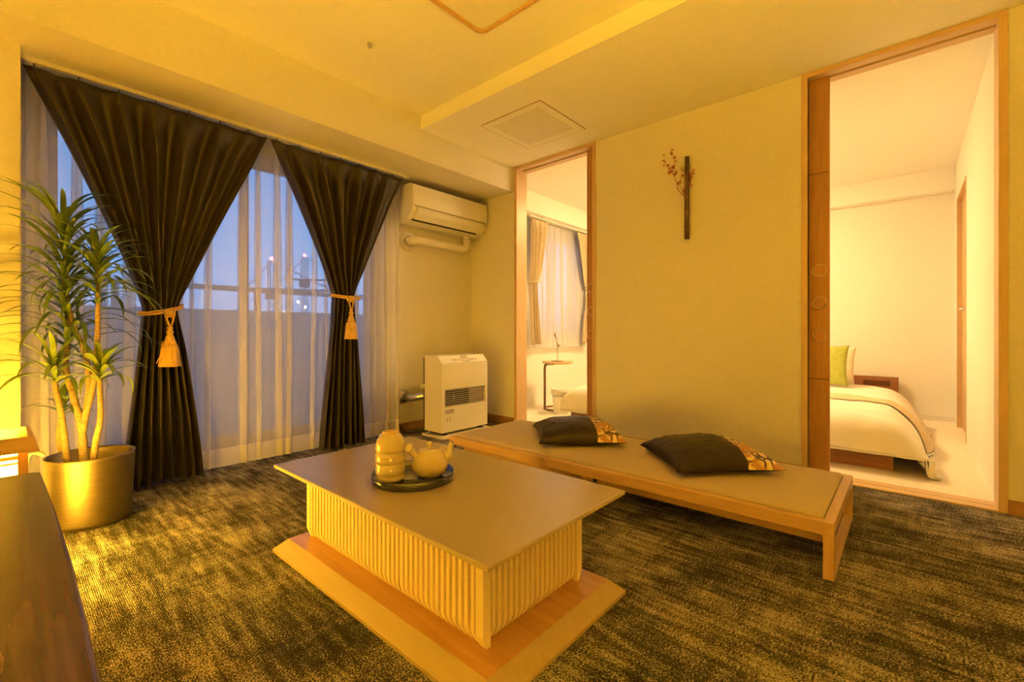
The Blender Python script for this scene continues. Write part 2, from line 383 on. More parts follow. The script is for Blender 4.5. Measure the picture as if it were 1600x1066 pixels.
# baseboards
def baseboard(name, bm, label): struct(name, bm, M['base'], None, label, 'baseboard')
b.free()
baseboard('baseboard_bedroom_far', bx(BX1-.01, BX1, BY0, BY1, .004, .05), 'low baseboard behind the bed headboards')
bpy.data.objects['baseboard_bedroom_far'].data.materials[0] = M['rail']
def bboard(bm, x0, x1, y0, y1):
    box(bm, x0, x1, y0, y1, 0, .045)
    if x1-x0 < y1-y0: box(bm, x0+.004, x1, y0, y1, .045, .06)
    else: box(bm, x0, x1, y0+.004, y1, .045, .06)
b = BM(); bboard(b, XD-.012, XD, D2[1]+.028, D1[0]-.028); baseboard('baseboard_doors_middle', b, 'brown baseboard behind the low bench')
b = BM(); bboard(b, XD-.012, XD, D1[1]+.028, YW-.012); baseboard('baseboard_doors_corner', b, 'short brown baseboard beside the heater')
b = BM(); bboard(b, XD-.012, XD, YB, D2[0]-.028); baseboard('baseboard_doors_side', b, 'brown baseboard beside the wide bedroom doorway')
b = BM(); bboard(b, W1[1]+.02, XD, YW-.012, YW); baseboard('baseboard_window', b, 'brown baseboard under the wall outlet behind the heater')

# door frames and sliding leaves
def doorway(idx, D, pocket_low, label):
    root = bpy.data.objects.new('door_%d' % idx, None); COL.objects.link(root); tag(root, label, 'doorway', None, 'structure')
    o0, o1 = D; XA, XZ = XD-.008, XB+.008; t = .028
    def jamb(y0, y1, split):
        if split:
            obj('jamb', bx(XA, 2.906, y0, y1, 0, ZH, bev=.002), M['jamb'], root); obj('jamb', bx(2.954, XZ, y0, y1, 0, ZH, bev=.002), M['jamb'], root)
        else: obj('jamb', bx(XA, XZ, y0, y1, 0, ZH, bev=.002), M['jamb'], root)
    if pocket_low:      # leaf disappears towards lower Y
        jamb(o0-t, o0, True); jamb(o1-.001, o1+t, False)
    else:
        jamb(o1, o1+t, True); jamb(o0-t, o0+.001, False)
    obj('head_board', bx(XA, 2.918, o0-t, o1+t, ZH, ZS), M['jamby'], root)
    obj('head_board', bx(2.942, XZ, o0-t, o1+t, ZH, ZS), M['jamby'], root)
    obj('track_groove', bx(2.918, 2.942, o0, o1, ZH+.016, ZS), M['dark'], root)
    obj('threshold', bx(XA, 2.922, o0, o1, 0, .008, bev=.001), M['jamby'], root)
    obj('threshold', bx(2.928, XZ, o0, o1, 0, .008, bev=.001), M['jamby'], root)
    return root
doorway(1, D1, True, 'narrow pale wood doorway beside the heater, open to the bedroom window')
doorway(2, D2, False, 'wide pale wood doorway open towards a bed with a green cushion')
def leaf(y0, y1, ringy, label):
    t = thing('sliding_door', label, 'sliding door', (2.93, (y0+y1)/2, 0))
    c = (y0+y1)/2; zs = [.012, .53, 1.64, ZH+.01]
    for i in range(3):
        obj('door_panel', bx(-.014, .014, y0-c, y1-c, zs[i]+.0015, zs[i+1]-.0015, bev=.001), M['leafwood'], t)
    obj('core', bx(-.0125, .0125, y0-c+.002, y1-c-.002, zs[0], zs[3]), M['dark'], t)
    for z in (.94, 1.115, .765):
        r = BM(); Mx = Matrix.Rotation(PI/2, 4, 'Y')
        lathe(r, [(.030, 0), (.033, .0), (.036, .003), (.033, .005), (.0285, .003), (.027, -.001)], 32, (-.0140, ringy-c, z), M=Matrix.Rotation(-PI/2, 4, 'Y'), cap=False)
        obj('ring_pull', r, M['jamb'], t, True)
    return t
leaf(1.09, 1.812, 1.775, 'brown wood sliding door leaf beside the curtained bedroom window view')
leaf(.312, 1.05, .357, 'brown wood sliding door leaf with three ring pulls beside the bed view')
# inner bedroom door
r = bpy.data.objects.new('door_3', None); COL.objects.link(r); tag(r, 'plain wood inner door in the bedroom side wall', 'door', None, 'structure')
obj('door_panel', bx(DB[0]+.02, DB[1]-.02, BY0-.095, BY0-.025, .0045, DB[2]-.02), M['doorpanel'], r)
b = BM(); box(b, DB[0], DB[0]+.02, BY0-.1, BY0+.004, .004, DB[2]); box(b, DB[1]-.02, DB[1], BY0-.1, BY0+.004, .004, DB[2]); box(b, DB[0]+.02, DB[1]-.02, BY0-.1, BY0+.004, DB[2]-.02, DB[2])
obj('door_frame', b, M['doorpanel'], r)
b = BM(); tube(b, [(4.56, BY0-.025, .95), (4.56, BY0+.02, .95), (4.68, BY0+.02, .95)], .008, 10); obj('door_handle', b, M['chrome'], r, True)

# windows
def window(name, W, label, mid=True):
    r = bpy.data.objects.new(name, None); COL.objects.link(r); tag(r, label, 'window', None, 'structure')
    x0, x1, z0, z1 = W; ya, yb = YW+.03, YW+.11
    b = BM(); box(b, x0, x0+.03, ya, yb, z0, z1); box(b, x1-.03, x1, ya, yb, z0, z1); box(b, x0+.03, x1-.03, ya, yb, z0, z0+.03); box(b, x0+.03, x1-.03, ya, yb, z1-.03, z1)
    obj('window_frame', b, M['alu'], r)
    xm = (x0+x1)/2
    for i, (a, c, yy) in enumerate(((x0+.03, xm+.03, ya+.045), (xm-.03, x1-.03, ya+.012))):
        s = BM(); box(s, a, a+.045, yy, yy+.025, z0+.03, z1-.03); box(s, c-.045, c, yy, yy+.025, z0+.03, z1-.03)
        box(s, a+.045, c-.045, yy, yy+.025, z0+.03, z0+.09); box(s, a+.045, c-.045, yy, yy+.025, z1-.07, z1-.03)
        so = obj('sash', s, M['alu'], r)
        obj('pane', bx(a+.045, c-.045, yy+.010, yy+.014, z0+.09, z1-.07), M['glass'], so)
    return r
window('window_1', W1, 'tall sliding balcony window behind sheer curtains')
window('window_2', W2, 'small sliding bedroom window behind a sheer curtain')

# ------------------------------------------------------------------ outside
struct('balcony_floor', bx(-2.5, 6.5, YW+.14, 4.4, -.12, -.02), M['concrete'], None, 'concrete balcony floor outside the window', 'balcony')
struct('balcony_parapet', bx(-2.5, 6.5, 4.25, 4.4, -.02, .97), M['parapet'], None, 'solid pale balcony parapet outside the window', 'parapet')
hr = thing('handrail', 'painted handrail on posts above the pale balcony parapet', 'railing', (0, 4.32, .97))
obj('top_rail', bx(-2.5, 6.5, -.025, .025, .165, .205), M['handrail'], hr)
for i in range(10): obj('post', bx(-2.32+i*.95, -2.28+i*.95, -.02, .02, 0, .165), M['handrail'], hr)
b = BM()
pts = []
hv = []
for i in range(61):
    x = lerp(-260, 260, i/60); h = -1 + 5.5*mnoise.noise(Vector((x*.02, 3, 0))) + 2.2*mnoise.noise(Vector((x*.09, 1, 0)))
    hv.append((x, max(h, -4)+9.0))
for (xa, ha), (xb_, hb) in zip(hv, hv[1:]):
    v = [b.verts.new(p) for p in ((xa, 190, -30), (xb_, 190, -30), (xb_, 205, hb), (xa, 205, ha), (xa, 260, -30), (xb_, 260, -30))]
    b.faces.new(v[:4]); b.faces.new((v[3], v[2], v[5], v[4]))
struct('hills', b, M['hill'], None, 'dark blue hills on the horizon beyond the balcony', 'hill')
def crane(px, py, w, label):
    top = at(px, py, w); base = Vector((top.x, top.y, -30)); n = top.z + 30
    t = thing('tower_crane', label, 'crane', base)
    b = BM()
    for dx, dy in ((-.6, -.6), (.6, -.6), (-.6, .6), (.6, .6)): tube(b, [(dx, dy, 0), (dx, dy, n)], .09, 6)
    k = 0
    while k < n-2:
        tube(b, [(-.6, -.6, k), (.6, -.6, k+2)], .05, 4); tube(b, [(.6, .6, k), (-.6, .6, k+2)], .05, 4); k += 2
    obj('mast', b, M['crane'], t)
    b = BM(); d = Vector((.8, -.5, 0)).normalized()
    for q in (-.5, .5): tube(b, [Vector((0, 0, n-6))+d*-5+Vector((0, q, 0)), Vector((0, 0, n-6))+d*12+Vector((0, q, 0))], .2, 5)
    tube(b, [Vector((0, 0, n)), Vector((0, 0, n-6))+d*12], .1, 4); tube(b, [Vector((0, 0, n)), Vector((0, 0, n-6))-d*5], .1, 4)
    box(b, -1, 1, -1, 1, n-8, n-6)
    obj('jib', b, M['crane'], t)
    b = BM(); lathe(b, [(.01, -.45), (.3, -.32), (.45, 0), (.3, .32), (.01, .45)], 12, (0, 0, n+.5)); obj('beacon', b, M['redglow'], t, True)
crane(425, 408, 95, 'distant crane with red beacon and wide jib on the horizon')
crane(476, 402, 120, 'farther crane with red beacon beside the curtain gap')
for i, (px, py) in enumerate(((466, 472), (443, 489), (477, 480), (400, 470))):
    p = at(px, py, 62)
    t = thing('street_light', 'tiny bright street light far beyond the balcony', 'street light', (p.x, p.y, -30), 0, 'far street lights')
    obj('pole', tube(BM(), [(0, 0, 0), (0, 0, 29.9+p.z)], .03, 5), M['crane'], t)
    obj('lamp_head', lathe(BM(), [(.01, -.2), (.12, -.12), (.16, 0), (.12, .12), (.01, .2)], 10, (0, 0, 30+p.z)), M['cityglow'], t, True)

# ------------------------------------------------------------------ curtain rail, curtains, tassels
cr = thing('curtain_rail', 'cream double curtain rail under the beam', 'curtain rail', (0, 0, 0))
obj('front_track', bx(.058, 2.03, 2.835, 2.860, 1.950, 1.97, bev=.002), M['rail'], cr)
obj('rear_track', bx(.058, 2.03, 2.945, 2.970, 1.950, 1.97, bev=.002), M['rail'], cr)
obj('end_cap', bx(2.03, 2.045, 2.830, 2.975, 1.946, 1.97, bev=.002), M['rail'], cr)

def tied_curtain(x0, x1, xt0, xt1, xb0, xb1, zt, seed, nf, ztop, zbot, Y, m, label, group, amp=.038, hooks=True, pw=1.12):
    t = thing('curtain', label, 'curtain', (0, 0, 0), 0, group)
    rnd = random.Random(seed); ph = [rnd.uniform(-.5, .5) for _ in range(nf+2)]; am = [rnd.uniform(.55, 1.2) for _ in range(nf+2)]
    def fn(u, v):
        z = lerp(ztop, zbot, v); vt = (ztop-zt)/(ztop-zbot)
        if v < vt:
            k = v/vt; s = (1-k)**pw
            xa = xt0 + (x0-xt0)*s; xb = xt1 + (x1-xt1)*s
            fl = min(1, k*5); A = lerp(.008, amp*1.3, fl)*lerp(1.0, .6, k)
        else:
            k = (v-vt)/(1-vt); s = 1-(1-k)**1.25
            xa = xt0 + (xb0-xt0)*s; xb = xt1 + (xb1-xt1)*s; A = lerp(amp*.8, amp*1.15, s)
        f = u*nf; i = int(min(f, nf-1)); fr = f-i
        p = lerp(ph[i], ph[i+1], fr); a = lerp(am[i], am[i+1], fr)
        ang = 2*PI*f + p*2.3
        y = Y - A*a*(math.sin(ang) + .12*math.sin(2*ang+.6)) 
        # rounded bundle at the tie
        near = math.exp(-((z-zt)/.16)**2)
        y -= near*.035*(1-(2*u-1)**2) - near*.01
        x = lerp(xa, xb, u) + .012*a*math.cos(ang)*(1-near)*min(1, v*6+.15)
        y += .006*math.sin(5*z+9*u+seed)
        zz = z
        if v > .97: zz += .006*math.sin(9*u+seed)
        return Vector((x, y, zz))
    b = grid(BM(), fn, nf*18, 70)
    o = obj('drape', b, m, t, True); solidify(o, .003)
    if hooks:
        for i in range(nf):
            u = (i+.25)/nf; p = fn(u, 0)
            h = BM(); tube(h, [(p.x, Y-.012, ztop+.014), (p.x-.004, p.y-.004, ztop-.02), (p.x, p.y-.006, ztop-.06), (p.x+.005, p.y-.004, ztop-.025), (p.x, Y-.012, ztop+.008)], .0018, 5)
            obj('pleat_hook', h, M['darkmetal'], t, True)
    return t
YC = 2.856
tied_curtain(.062, 1.045, .472, .605, .385, .71, .90, 3, 7, 1.936, .012, YC, M['curtain'], 'dark blackout curtain tied back, standing behind the potted plant', 'dark curtains')
tied_curtain(1.062, 2.005, 1.462, 1.613, 1.365, 1.69, 1.02, 8, 7, 1.936, .012, YC, M['curtain'], 'dark blackout curtain tied back, hanging next to the air conditioner', 'dark curtains')

def sheer_panel(x0, x1, seed, label, group, zt=1.94, zb=.012, Y=2.957, nf=9, m='sheer', hem=.105):
    t = thing('sheer_curtain', label, 'curtain', (0, 0, 0), 0, group)
    rnd = random.Random(seed); am = [rnd.uniform(.45, 1.25) for _ in range(nf+2)]; wd = [rnd.uniform(.4, 1.7) for _ in range(nf)]
    tot = sum(wd); ed = [0]
    for w in wd: ed.append(ed[-1]+w/tot)
    def pos(u, z):
        i = 0
        while i < nf-1 and u > ed[i+1]: i += 1
        fr = (u-ed[i])/(ed[i+1]-ed[i]); w = (ed[i+1]-ed[i])*(x1-x0); a = am[i]; k = (zt-z)/(zt-zb)
        xs = lerp(x0, x1, ed[i]); dr = .028*math.sin(2.3*ed[i]*7+seed+1.6*k)*k
        if fr < .5:
            g = fr/.5; x = xs + w*.84*g; y = -.012*a*math.sin(PI*g)
        else:           # gathered fold: several layers of cloth overlap
            g = (fr-.5)/.5; B = lerp(.010, .021, min(1, k*3))*a
            x = xs + w*(.84+.16*g) + B*math.sin(4*PI*g)*math.sin(PI*g); y = -.020*a*math.sin(4*PI*g+.9)*math.sin(PI*g)
        return Vector((min(max(x + dr*math.sin(PI*u), x0), x1), Y + y, z))
    n = nf*44
    o = obj('voile', grid(BM(), lambda u, v: pos(u, lerp(zt, zb+hem, v)), n, 24), M[m], t, True)
    o = obj('hem_band', grid(BM(), lambda u, v: pos(u, lerp(zb+hem, zb, v)), n, 4), M['hem'], t, True)
    return t
sheer_panel(.075, .965, 5, 'translucent white voile behind the plant and its dark curtain', 'sheer voile panels')
sheer_panel(.97, 2.03, 12, 'translucent white voile reaching the wall near the heater', 'sheer voile panels', nf=10)

def tieback(cx, hw, z, label, flip=1, s=1.0):
    t = thing('tassel_tieback', label, 'tieback', (cx, YC, z))
    b = BM(); n = 28
    for off, rr in ((0, .0055), (.011, .0055)):
        pts = [((hw+.012)*math.cos(a), .066*math.sin(a) - .012, -.012 + off + .022*flip*-math.cos(a)*-1 - .012*max(0, -math.sin(a))) for a in [2*PI*i/n for i in range(n)]]
        tube(b, pts, rr, 7, closed=True)
    obj('cord', b, M['gold'], t, True)
    kx = .02*flip; ky = -.088; kz = -.028
    b = BM()
    for i in range(4): 
        tube(b, [(kx-.016+i*.0105+.012*math.cos(a)*0, ky+.013*math.cos(a), kz+.017*math.sin(a)) for a in [2*PI*k/14 for k in range(14)]], .0058, 6, closed=True)
    obj('knot', b, M['gold'], t, True)
    b = BM(); tube(b, spline([(kx-.014, ky-.002, kz-.012), (kx-.012, ky-.006, kz-.035), (kx, ky-.004, kz-.072)], 5), .005, 7)
    tube(b, spline([(kx+.014, ky-.002, kz-.012), (kx+.012, ky-.006, kz-.035), (kx+.002, ky-.004, kz-.072)], 5), .005, 7)
    obj('loop', b, M['gold'], t, True)
    z0 = kz-.068; c = (kx, ky-.004, z0)
    b = BM(); lathe(b, [(.004, .004), (.011*s, 0), (.012*s, -.010), (.008*s, -.014), (.014*s, -.022), (.015*s, -.032), (.010*s, -.038), (.016*s, -.05), (.021*s, -.068), (.024*s, -.078), (.024*s, -.084)], 24, c)
    obj('tassel_head', b, M['gold'], t, True)
    b = BM()
    md = lambda a, zz: 1 + .045*math.sin(24*a + 30*zz) + .03*math.sin(11*a+2)
    lathe(b, [(.018*s, -.080), (.027*s, -.088), (.032*s, -.11), (.036*s, -.15), (.041*s, -.19), (.043*s, -.197), (.03*s, -.198)], 96, c, md)
    f = obj('fringe', b, M['gold'], t, True)
    if s > 1:
        b = BM(); tube(b, spline([(kx-.022, ky-.01, z0-.09), (kx-.035, ky-.012, z0-.13), (kx-.055, ky-.01, z0-.18)], 5), .0022, 5)
        tube(b, spline([(kx-.02, ky-.012, z0-.085), (kx-.032, ky-.014, z0-.075), (kx-.036, ky-.012, z0-.11)], 5), .0016, 5)
        obj('loose_strand', b, M['gold'], t, True)
tieback(.540, .078, .905, 'gold tassel tieback on the curtain behind the plant', 1, 1.08)
tieback(1.537, .086, 1.030, 'gold tassel tieback on the curtain near the air conditioner', -.2, 1.0)

# ------------------------------------------------------------------ air conditioner, duct, heater, outlet
ac = thing('air_conditioner', 'white wall mounted air conditioner above the heater', 'air conditioner', (2.05, YW, 1.63))
pr = [(0, .29), (-.19, .29), (-.215, .275), (-.222, .20), (-.222, .115), (-.205, .07), (-.16, .022), (-.09, 0), (0, 0)]
def extr(bm, prof, x0, x1):
    a = [bm.verts.new((x0, y, z)) for y, z in prof]; c = [bm.verts.new((x1, y, z)) for y, z in prof]; n = len(prof)
    bm.faces.new(a); bm.faces.new(c[::-1])
    for i in range(n): bm.faces.new((a[i], a[(i+1) % n], c[(i+1) % n], c[i]))
    return bm
o = obj('body', extr(BM(), pr, 0, .80), M['ac'], ac); bv = o.modifiers.new('b', 'BEVEL'); bv.width = .006; bv.segments = 3
o = obj('front_panel', extr(BM(), [(-.222, .115), (-.228, .118), (-.228, .20), (-.221, .276), (-.215, .275), (-.222, .20)], .006, .794), M['ac'], ac)
o = obj('flap', extr(BM(), [(-.2235, .104), (-.229, .100), (-.214, .062), (-.172, .022), (-.166, .026), (-.206, .068)], .05, .74), M['ac'], ac)
obj('outlet_slot', extr(BM(), [(-.170, .0215), (-.156, .0135), (-.150, .0175), (-.164, .027)], .04, .72), M['dark'], ac)
obj('panel_seam', extr(BM(), [(-.2225, .1145), (-.2245, .1145), (-.2245, .1105), (-.2225, .1105)], .02, .78), M['print'], ac)
b = BM()
for i in range(3): box(b, .752+i*.012, .759+i*.012, -.2265, -.222, .09, .097)
obj('indicator', b, M['print'], ac)

dp = thing('duct_pipe', 'white drain duct on round wall flange under the air conditioner', 'pipe', (2.165, YW, 1.515))
b = BM(); Mr = Matrix.Rotation(PI/2, 4, 'X'); lathe(b, [(.078, 0), (.078, .006), (.062, .016), (.048, .018), (.046, .010)], 32, M=Mr); obj('flange', b, M['ac'], dp, True)
b = BM(); tube(b, spline([(0, -.012, 0), (.005, -.06, 0), (.03, -.085, 0), (.075, -.092, 0), (.3, -.092, .0), (.50, -.092, .0), (.54, -.092, .012), (.555, -.092, .04), (.556, -.092, .112)], 6), .031, 16); obj('tube', b, M['ac'], dp, True)
for p in ([(.11, -.092, 0), (.14, -.092, 0)], [(.555, -.092, .06), (.556, -.092, .09)]): obj('coupling', tube(BM(), p, .035, 16), M['ac'], dp, True)

ht = thing('fan_heater', 'ivory floor standing oil heater with louvered front grille', 'heater', (2.15, 2.575, 0))
Wd, Dp = .475, .205
prh = [(0, .035), (0, .548), (.028, .598), (.20, .600), (.205, .59), (.205, .035)]
def extx(bm, prof, x0, x1):
    return extr(bm, prof, x0, x1)
# front is split around the grille opening
gx0, gx1, gz0, gz1 = .028, .452, .225, .352
b = BM(); extr(b, [(.03, .035), (.03, .56), (.045, .596), (.20, .598), (.205, .59), (.205, .035)], .002, Wd-.002)
o = obj('body', b, M['white_metal'], ht); bv = o.modifiers.new('b', 'BEVEL'); bv.width = .004; bv.segments = 2
b = BM()
box(b, 0, Wd, 0, .032, .035, gz0, bev=.003); box(b, 0, Wd, 0, .032, gz1, .548, bev=.003); box(b, 0, gx0, 0, .032, gz0-.002, gz1+.002); box(b, gx1, Wd, 0, .032, gz0-.002, gz1+.002)
obj('front_panel', b, M['white_metal'], ht)
obj('control_panel', extr(BM(), [(0, .550), (.004, .552), (.052, .604), (.20, .606), (.20, .599), (.045, .597), (.03, .56), (.002, .55)], 0, Wd), M['panelw'], ht)
for xx in (-.0012, Wd-.0018): obj('side_cheek', extr(BM(), [(.0005, .036), (.0005, .550), (.005, .5535), (.052, .604), (.20, .602), (.205, .59), (.205, .035)], xx, xx+.003), M['white_metal'], ht)
# display + buttons on slanted panel
def slant(u, k, lift=.001):     # u across, k 0..1 up the slant
    return Vector((u, .004+.048*k - lift*.73, .552+.052*k + lift*.68))
def plate(bm, u0, u1, k0, k1, lift):
    q = [slant(u0, k0, lift), slant(u1, k0, lift), slant(u1, k1, lift), slant(u0, k1, lift)]
    p = [slant(u0, k0, 0), slant(u1, k0, 0), slant(u1, k1, 0), slant(u0, k1, 0)]
    a = [bm.verts.new(v) for v in q]; c = [bm.verts.new(v) for v in p]
    bm.faces.new(a); 
    for i in range(4): bm.faces.new((a[i], a[(i+1) % 4], c[(i+1) % 4], c[i]))
dsp = BM(); plate(dsp, .215, .285, .05, .95, .0015); do = obj('display', dsp, M['labelplate'], ht)
b = BM()
for i, u in enumerate((.228, .246, .264)): plate(b, u, u+.010, .2, .5, .0022)
obj('digit', b, M['panelw'], do)
for u in (.118, .145, .182, .300, .326, .358):
    b = BM(); plate(b, u, u+.014, .25, .5, .0025); obj('button', b, M['labelplate'], ht)
b = BM(); box(b, gx0, gx1, .029, .0315, gz0, gz1); obj('grille_back', b, M['dark'], ht)
n = 8
for i in range(n):
    z = lerp(gz0+.008, gz1-.008, i/(n-1))
    obj('louver', extr(BM(), [(.004, z-.0022), (.004, z+.0010), (.020, z+.0028), (.020, z)], gx0-.002, gx1+.002), M['louver'], ht)
b = BM(); box(b, gx0+.27, gx1-.012, .026, .029, gz0+.004, gz1-.004); obj('reflector', b, M['louver'], ht)
b = BM()
for z in (gz0+.05, gz0+.065, gz0+.08): box(b, .11, .125, .003, .006, z, z+.005)
obj('igniter', b, M['chrome'], ht)
lp = obj('label_plate', bx(.03, .115, -.0015, 0, .172, .205), M['labelplate'], ht)
b = BM()
for i, (u, w) in enumerate(((.034, .012), (.05, .006), (.060, .008), (.074, .012), (.092, .018))): box(b, u, u+w, -.002, -.0014, .192, .202)
box(b, .036, .108, -.002, -.0014, .178, .1815)
obj('lettering', b, M['print'], lp)
b = BM()
for u in (.042, .068):
    box(b, u, u+.012, -.001, 0, .118, .121); box(b, u+.002, u+.012, -.001, 0, .131, .133); box(b, u, u+.012, -.001, 0, .143, .146); box(b, u+.010, u+.013, -.001, 0, .118, .146)
obj('numerals', b, M['print'], ht)
b = BM(); rr = random.Random(2)
for i in range(34):
    z = .10 + i*.0115
    if rr.random() < .12: continue
    y0 = .045+rr.uniform(0, .01); box(b, -.0008, .001, y0, y0+rr.uniform(.06, .115), z, z+.003)
obj('side_print', b, M['faint'], ht)
b = BM(); box(b, -.001, .002, .055, .125, .505, .522); obj('side_vent', b, M['faint'], ht)
for x in (.03, .42):
    obj('foot', bx(x, x+.03, .02, .18, .012, .036), M['dark'], ht)
b = prism(BM(), rrect(-.025, Wd+.025, -.055, .225, .03), .001, .012); obj('floor_tray', b, M['white_metal'], ht)
obj('rear_guard', bx(.004, .030, .218, .226, .04, .588), M['darkmetal'], ht)
obj('rear_bracket', bx(-.035, .02, .206, .218, .355, .385, bev=.003), M['white_metal'], ht)
b = BM(); lathe(b, [(.05, 0), (.05, .012), (.036, .014), (.036, .03)], 24, (-.03, .443, .275), M=Mr); tube(b, [(-.03, .413, .275), (-.03, .31, .275), (.02, .25, .29), (.06, .21, .3)], .030, 14)
obj('flue', b, M['chrome'], ht, True)
b = BM(); tube(b, spline([(-.11, .442, .22), (-.09, .40, .05), (-.05, .36, .012), (.0, .33, .012), (.05, .24, .02), (.06, .208, .06)], 6), .004, 6)
tube(b, spline([(-.02, .40, .006), (-.07, .37, .006), (-.10, .33, .006), (-.05, .30, .006), (.01, .32, .006)], 6), .004, 6)
obj('power_cord', b, M['dark'], ht, True)
ot = thing('wall_outlet', 'cream wall outlet plate between sheer curtain and heater', 'outlet', (2.085, YW, .26))
obj('plate', bx(-.035, .035, -.008, 0, -.058, .058, bev=.002), M['rail'], ot)
for z in (-.026, .026): obj('socket', bx(-.02, .02, -.010, -.008, z-.016, z+.016), M['louver'], ot)

# ------------------------------------------------------------------ ceiling fittings
vt = thing('ceiling_vent', 'square perforated air vent panel in the lowered ceiling', 'vent', (2.39, 1.905, ZS))
b = BM(); box(b, -.25, .25, -.25, .25, -.004, 0, bev=.0015); obj('panel', b, M['ceil'], vt)
b = BM(); box(b, -.2525, .2525, -.2525, -.25, -.0035, 0); box(b, -.2525, .2525, .25, .2525, -.0035, 0); box(b, -.2525, -.25, -.25, .25, -.0035, 0); box(b, .25, .2525, -.25, .25, -.0035, 0); obj('painted_shadow_line', b, M['base'], vt)  # brown strips colour in the shadow line around the panel
b = BM()
for i in range(22):
    for j in range(22):
        x, y = -.19+i*.0181, -.19+j*.0181
        lathe(b, [(.0034, -.0046), (.0034, -.004)], 8, (x, y, 0))
o = obj('perforation', b, M['inner'], vt); o['kind'] = 'stuff'
cl = thing('ceiling_lamp', 'unlit square ceiling lamp with thin wood rim and pale shade', 'lamp', (1.17, 1.18, ZC))
h_ = .385
b = BM(); outer = rrect(-h_, h_, -h_, h_, .045); inner = rrect(-h_+.014, h_-.014, -h_+.014, h_-.014, .034)
n = len(outer); vo = [[bb_.new((p[0], p[1], z)) for p in outer] for bb_, z in ((b.verts, 0), (b.verts, -.04))]; vi = [[b.verts.new((p[0], p[1], z)) for p in inner] for z in (0, -.04)]
for i in range(n):
    j = (i+1) % n
    b.faces.new((vo[0][i], vo[0][j], vo[1][j], vo[1][i])); b.faces.new((vo[1][i], vo[1][j], vi[1][j], vi[1][i])); b.faces.new((vi[1][i], vi[1][j], vi[0][j], vi[0][i]))
obj('rim', b, M['oakx'], cl)
obj('shade', prism(BM(), rrect(-h_+.016, h_-.016, -h_+.016, h_-.016, .033), -.028, 0), M['lampshade'], cl)
sd = thing('sprinkler_head', 'small round sprinkler head in the ceiling', 'sprinkler', (1.252, 2.07, ZC))
b = BM(); lathe(b, [(.034, 0), (.033, -.003), (.018, -.005)], 28); obj('escutcheon', b, M['ceil'], sd, True)
b = BM(); lathe(b, [(.008, -.004), (.008, -.014), (.004, -.02), (.012, -.024), (.012, -.026), (.001, -.027)], 16); tube(b, [(-.010, 0, -.004), (-.012, 0, -.016), (-.004, 0, -.024)], .002, 6); tube(b, [(.010, 0, -.004), (.012, 0, -.016), (.004, 0, -.024)], .002, 6); obj('nozzle', b, M['chrome'], sd, True)

# ------------------------------------------------------------------ low table
tb = thing('low_table', 'low slatted wood table with taupe top on a broad base', 'table', (0, 0, 0))
TX0, TX1, TY0, TY1, TZ = .652, 1.243, .639, 1.716, .305
BX0_, BX1_, BY0_, BY1_ = .732, 1.150, .732, 1.630
b = BM()
def slab(bm, rects):    # stacked rectangles [(x0,x1,y0,y1,z)]
    R_ = [[bm.verts.new((x, y, z)) for x, y in ((x0, y0), (x1, y0), (x1, y1), (x0, y1))] for x0, x1, y0, y1, z in rects]
    bm.faces.new(R_[0][::-1]); bm.faces.new(R_[-1])
    for a, c in zip(R_, R_[1:]):
        for i in range(4): bm.faces.new((a[i], a[(i+1) % 4], c[(i+1) % 4], c[i]))
    return bm
tp = obj('tabletop', slab(BM(), [(TX0, TX1, TY0, TY1, TZ-.002), (TX0+.002, TX1-.002, TY0+.002, TY1-.002, TZ)]), M['top'], tb)
obj('edge_band', slab(BM(), [(TX0+.014, TX1-.014, TY0+.014, TY1-.014, TZ-.022), (TX0, TX1, TY0, TY1, TZ-.012), (TX0, TX1, TY0, TY1, TZ-.002)]), M['edge'], tb)
o_ = .002
obj('base_board', slab(BM(), [(TX0+.03, TX1-.047, TY0+.032, TY1-.057, .02), (TX0+.029, TX1-.046, TY0+.031, TY1-.056, .045)]), M['basewood'], tb)
obj('bevelled_rim', slab(BM(), [(TX0-.012, TX1-.012+o_, TY0-.008, TY1-.02, 0), (TX0-.012, TX1-.01, TY0-.008, TY1-.02, .010), (TX0+.028, TX1-.045, TY0+.03, TY1-.055, .0445)]), M['rimwood'], tb)
ZB = .045; ZT = TZ-.022
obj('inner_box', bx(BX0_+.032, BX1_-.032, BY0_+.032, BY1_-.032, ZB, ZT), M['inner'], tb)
# slat profile: outer face x=0, depth to +.022, foot swept inwards
spf = [(0, ZT), (0, ZB+.036), (.004, ZB+.022), (.013, ZB+.006), (.017, ZB+.0005), (.024, ZB+.0005), (.024, ZT)]
def slatmesh(w):
    b = BM(); a = [b.verts.new((x, -w/2, z)) for x, z in spf]; c = [b.verts.new((x, w/2, z)) for x, z in spf]; n = len(spf)
    b.faces.new(a); b.faces.new(c[::-1])
    for i in range(n): b.faces.new((a[i], a[(i+1) % n], c[(i+1) % n], c[i]))
    return b
proto = None
NL, NS = 39, 17
for side in range(4):
    n = NL if side % 2 == 0 else NS
    for i in range(n):
        if side % 2 == 0:
            yy = lerp(BY0_+.036, BY1_-.036, i/(n-1)); loc = (BX0_ if side == 0 else BX1_, yy, 0); rz = 0 if side == 0 else PI
        else:
            xx = lerp(BX0_+.040, BX1_-.040, i/(n-1)); loc = (xx, BY0_+.004 if side == 1 else BY1_-.004, 0); rz = PI/2 if side == 1 else -PI/2
        if proto is None:
            proto = obj('slat', slatmesh(.0114), M['slat'], tb); proto.location = loc; proto.rotation_euler = (0, 0, rz)
        else: inst('slat', proto, tb, loc, (0, 0, rz))
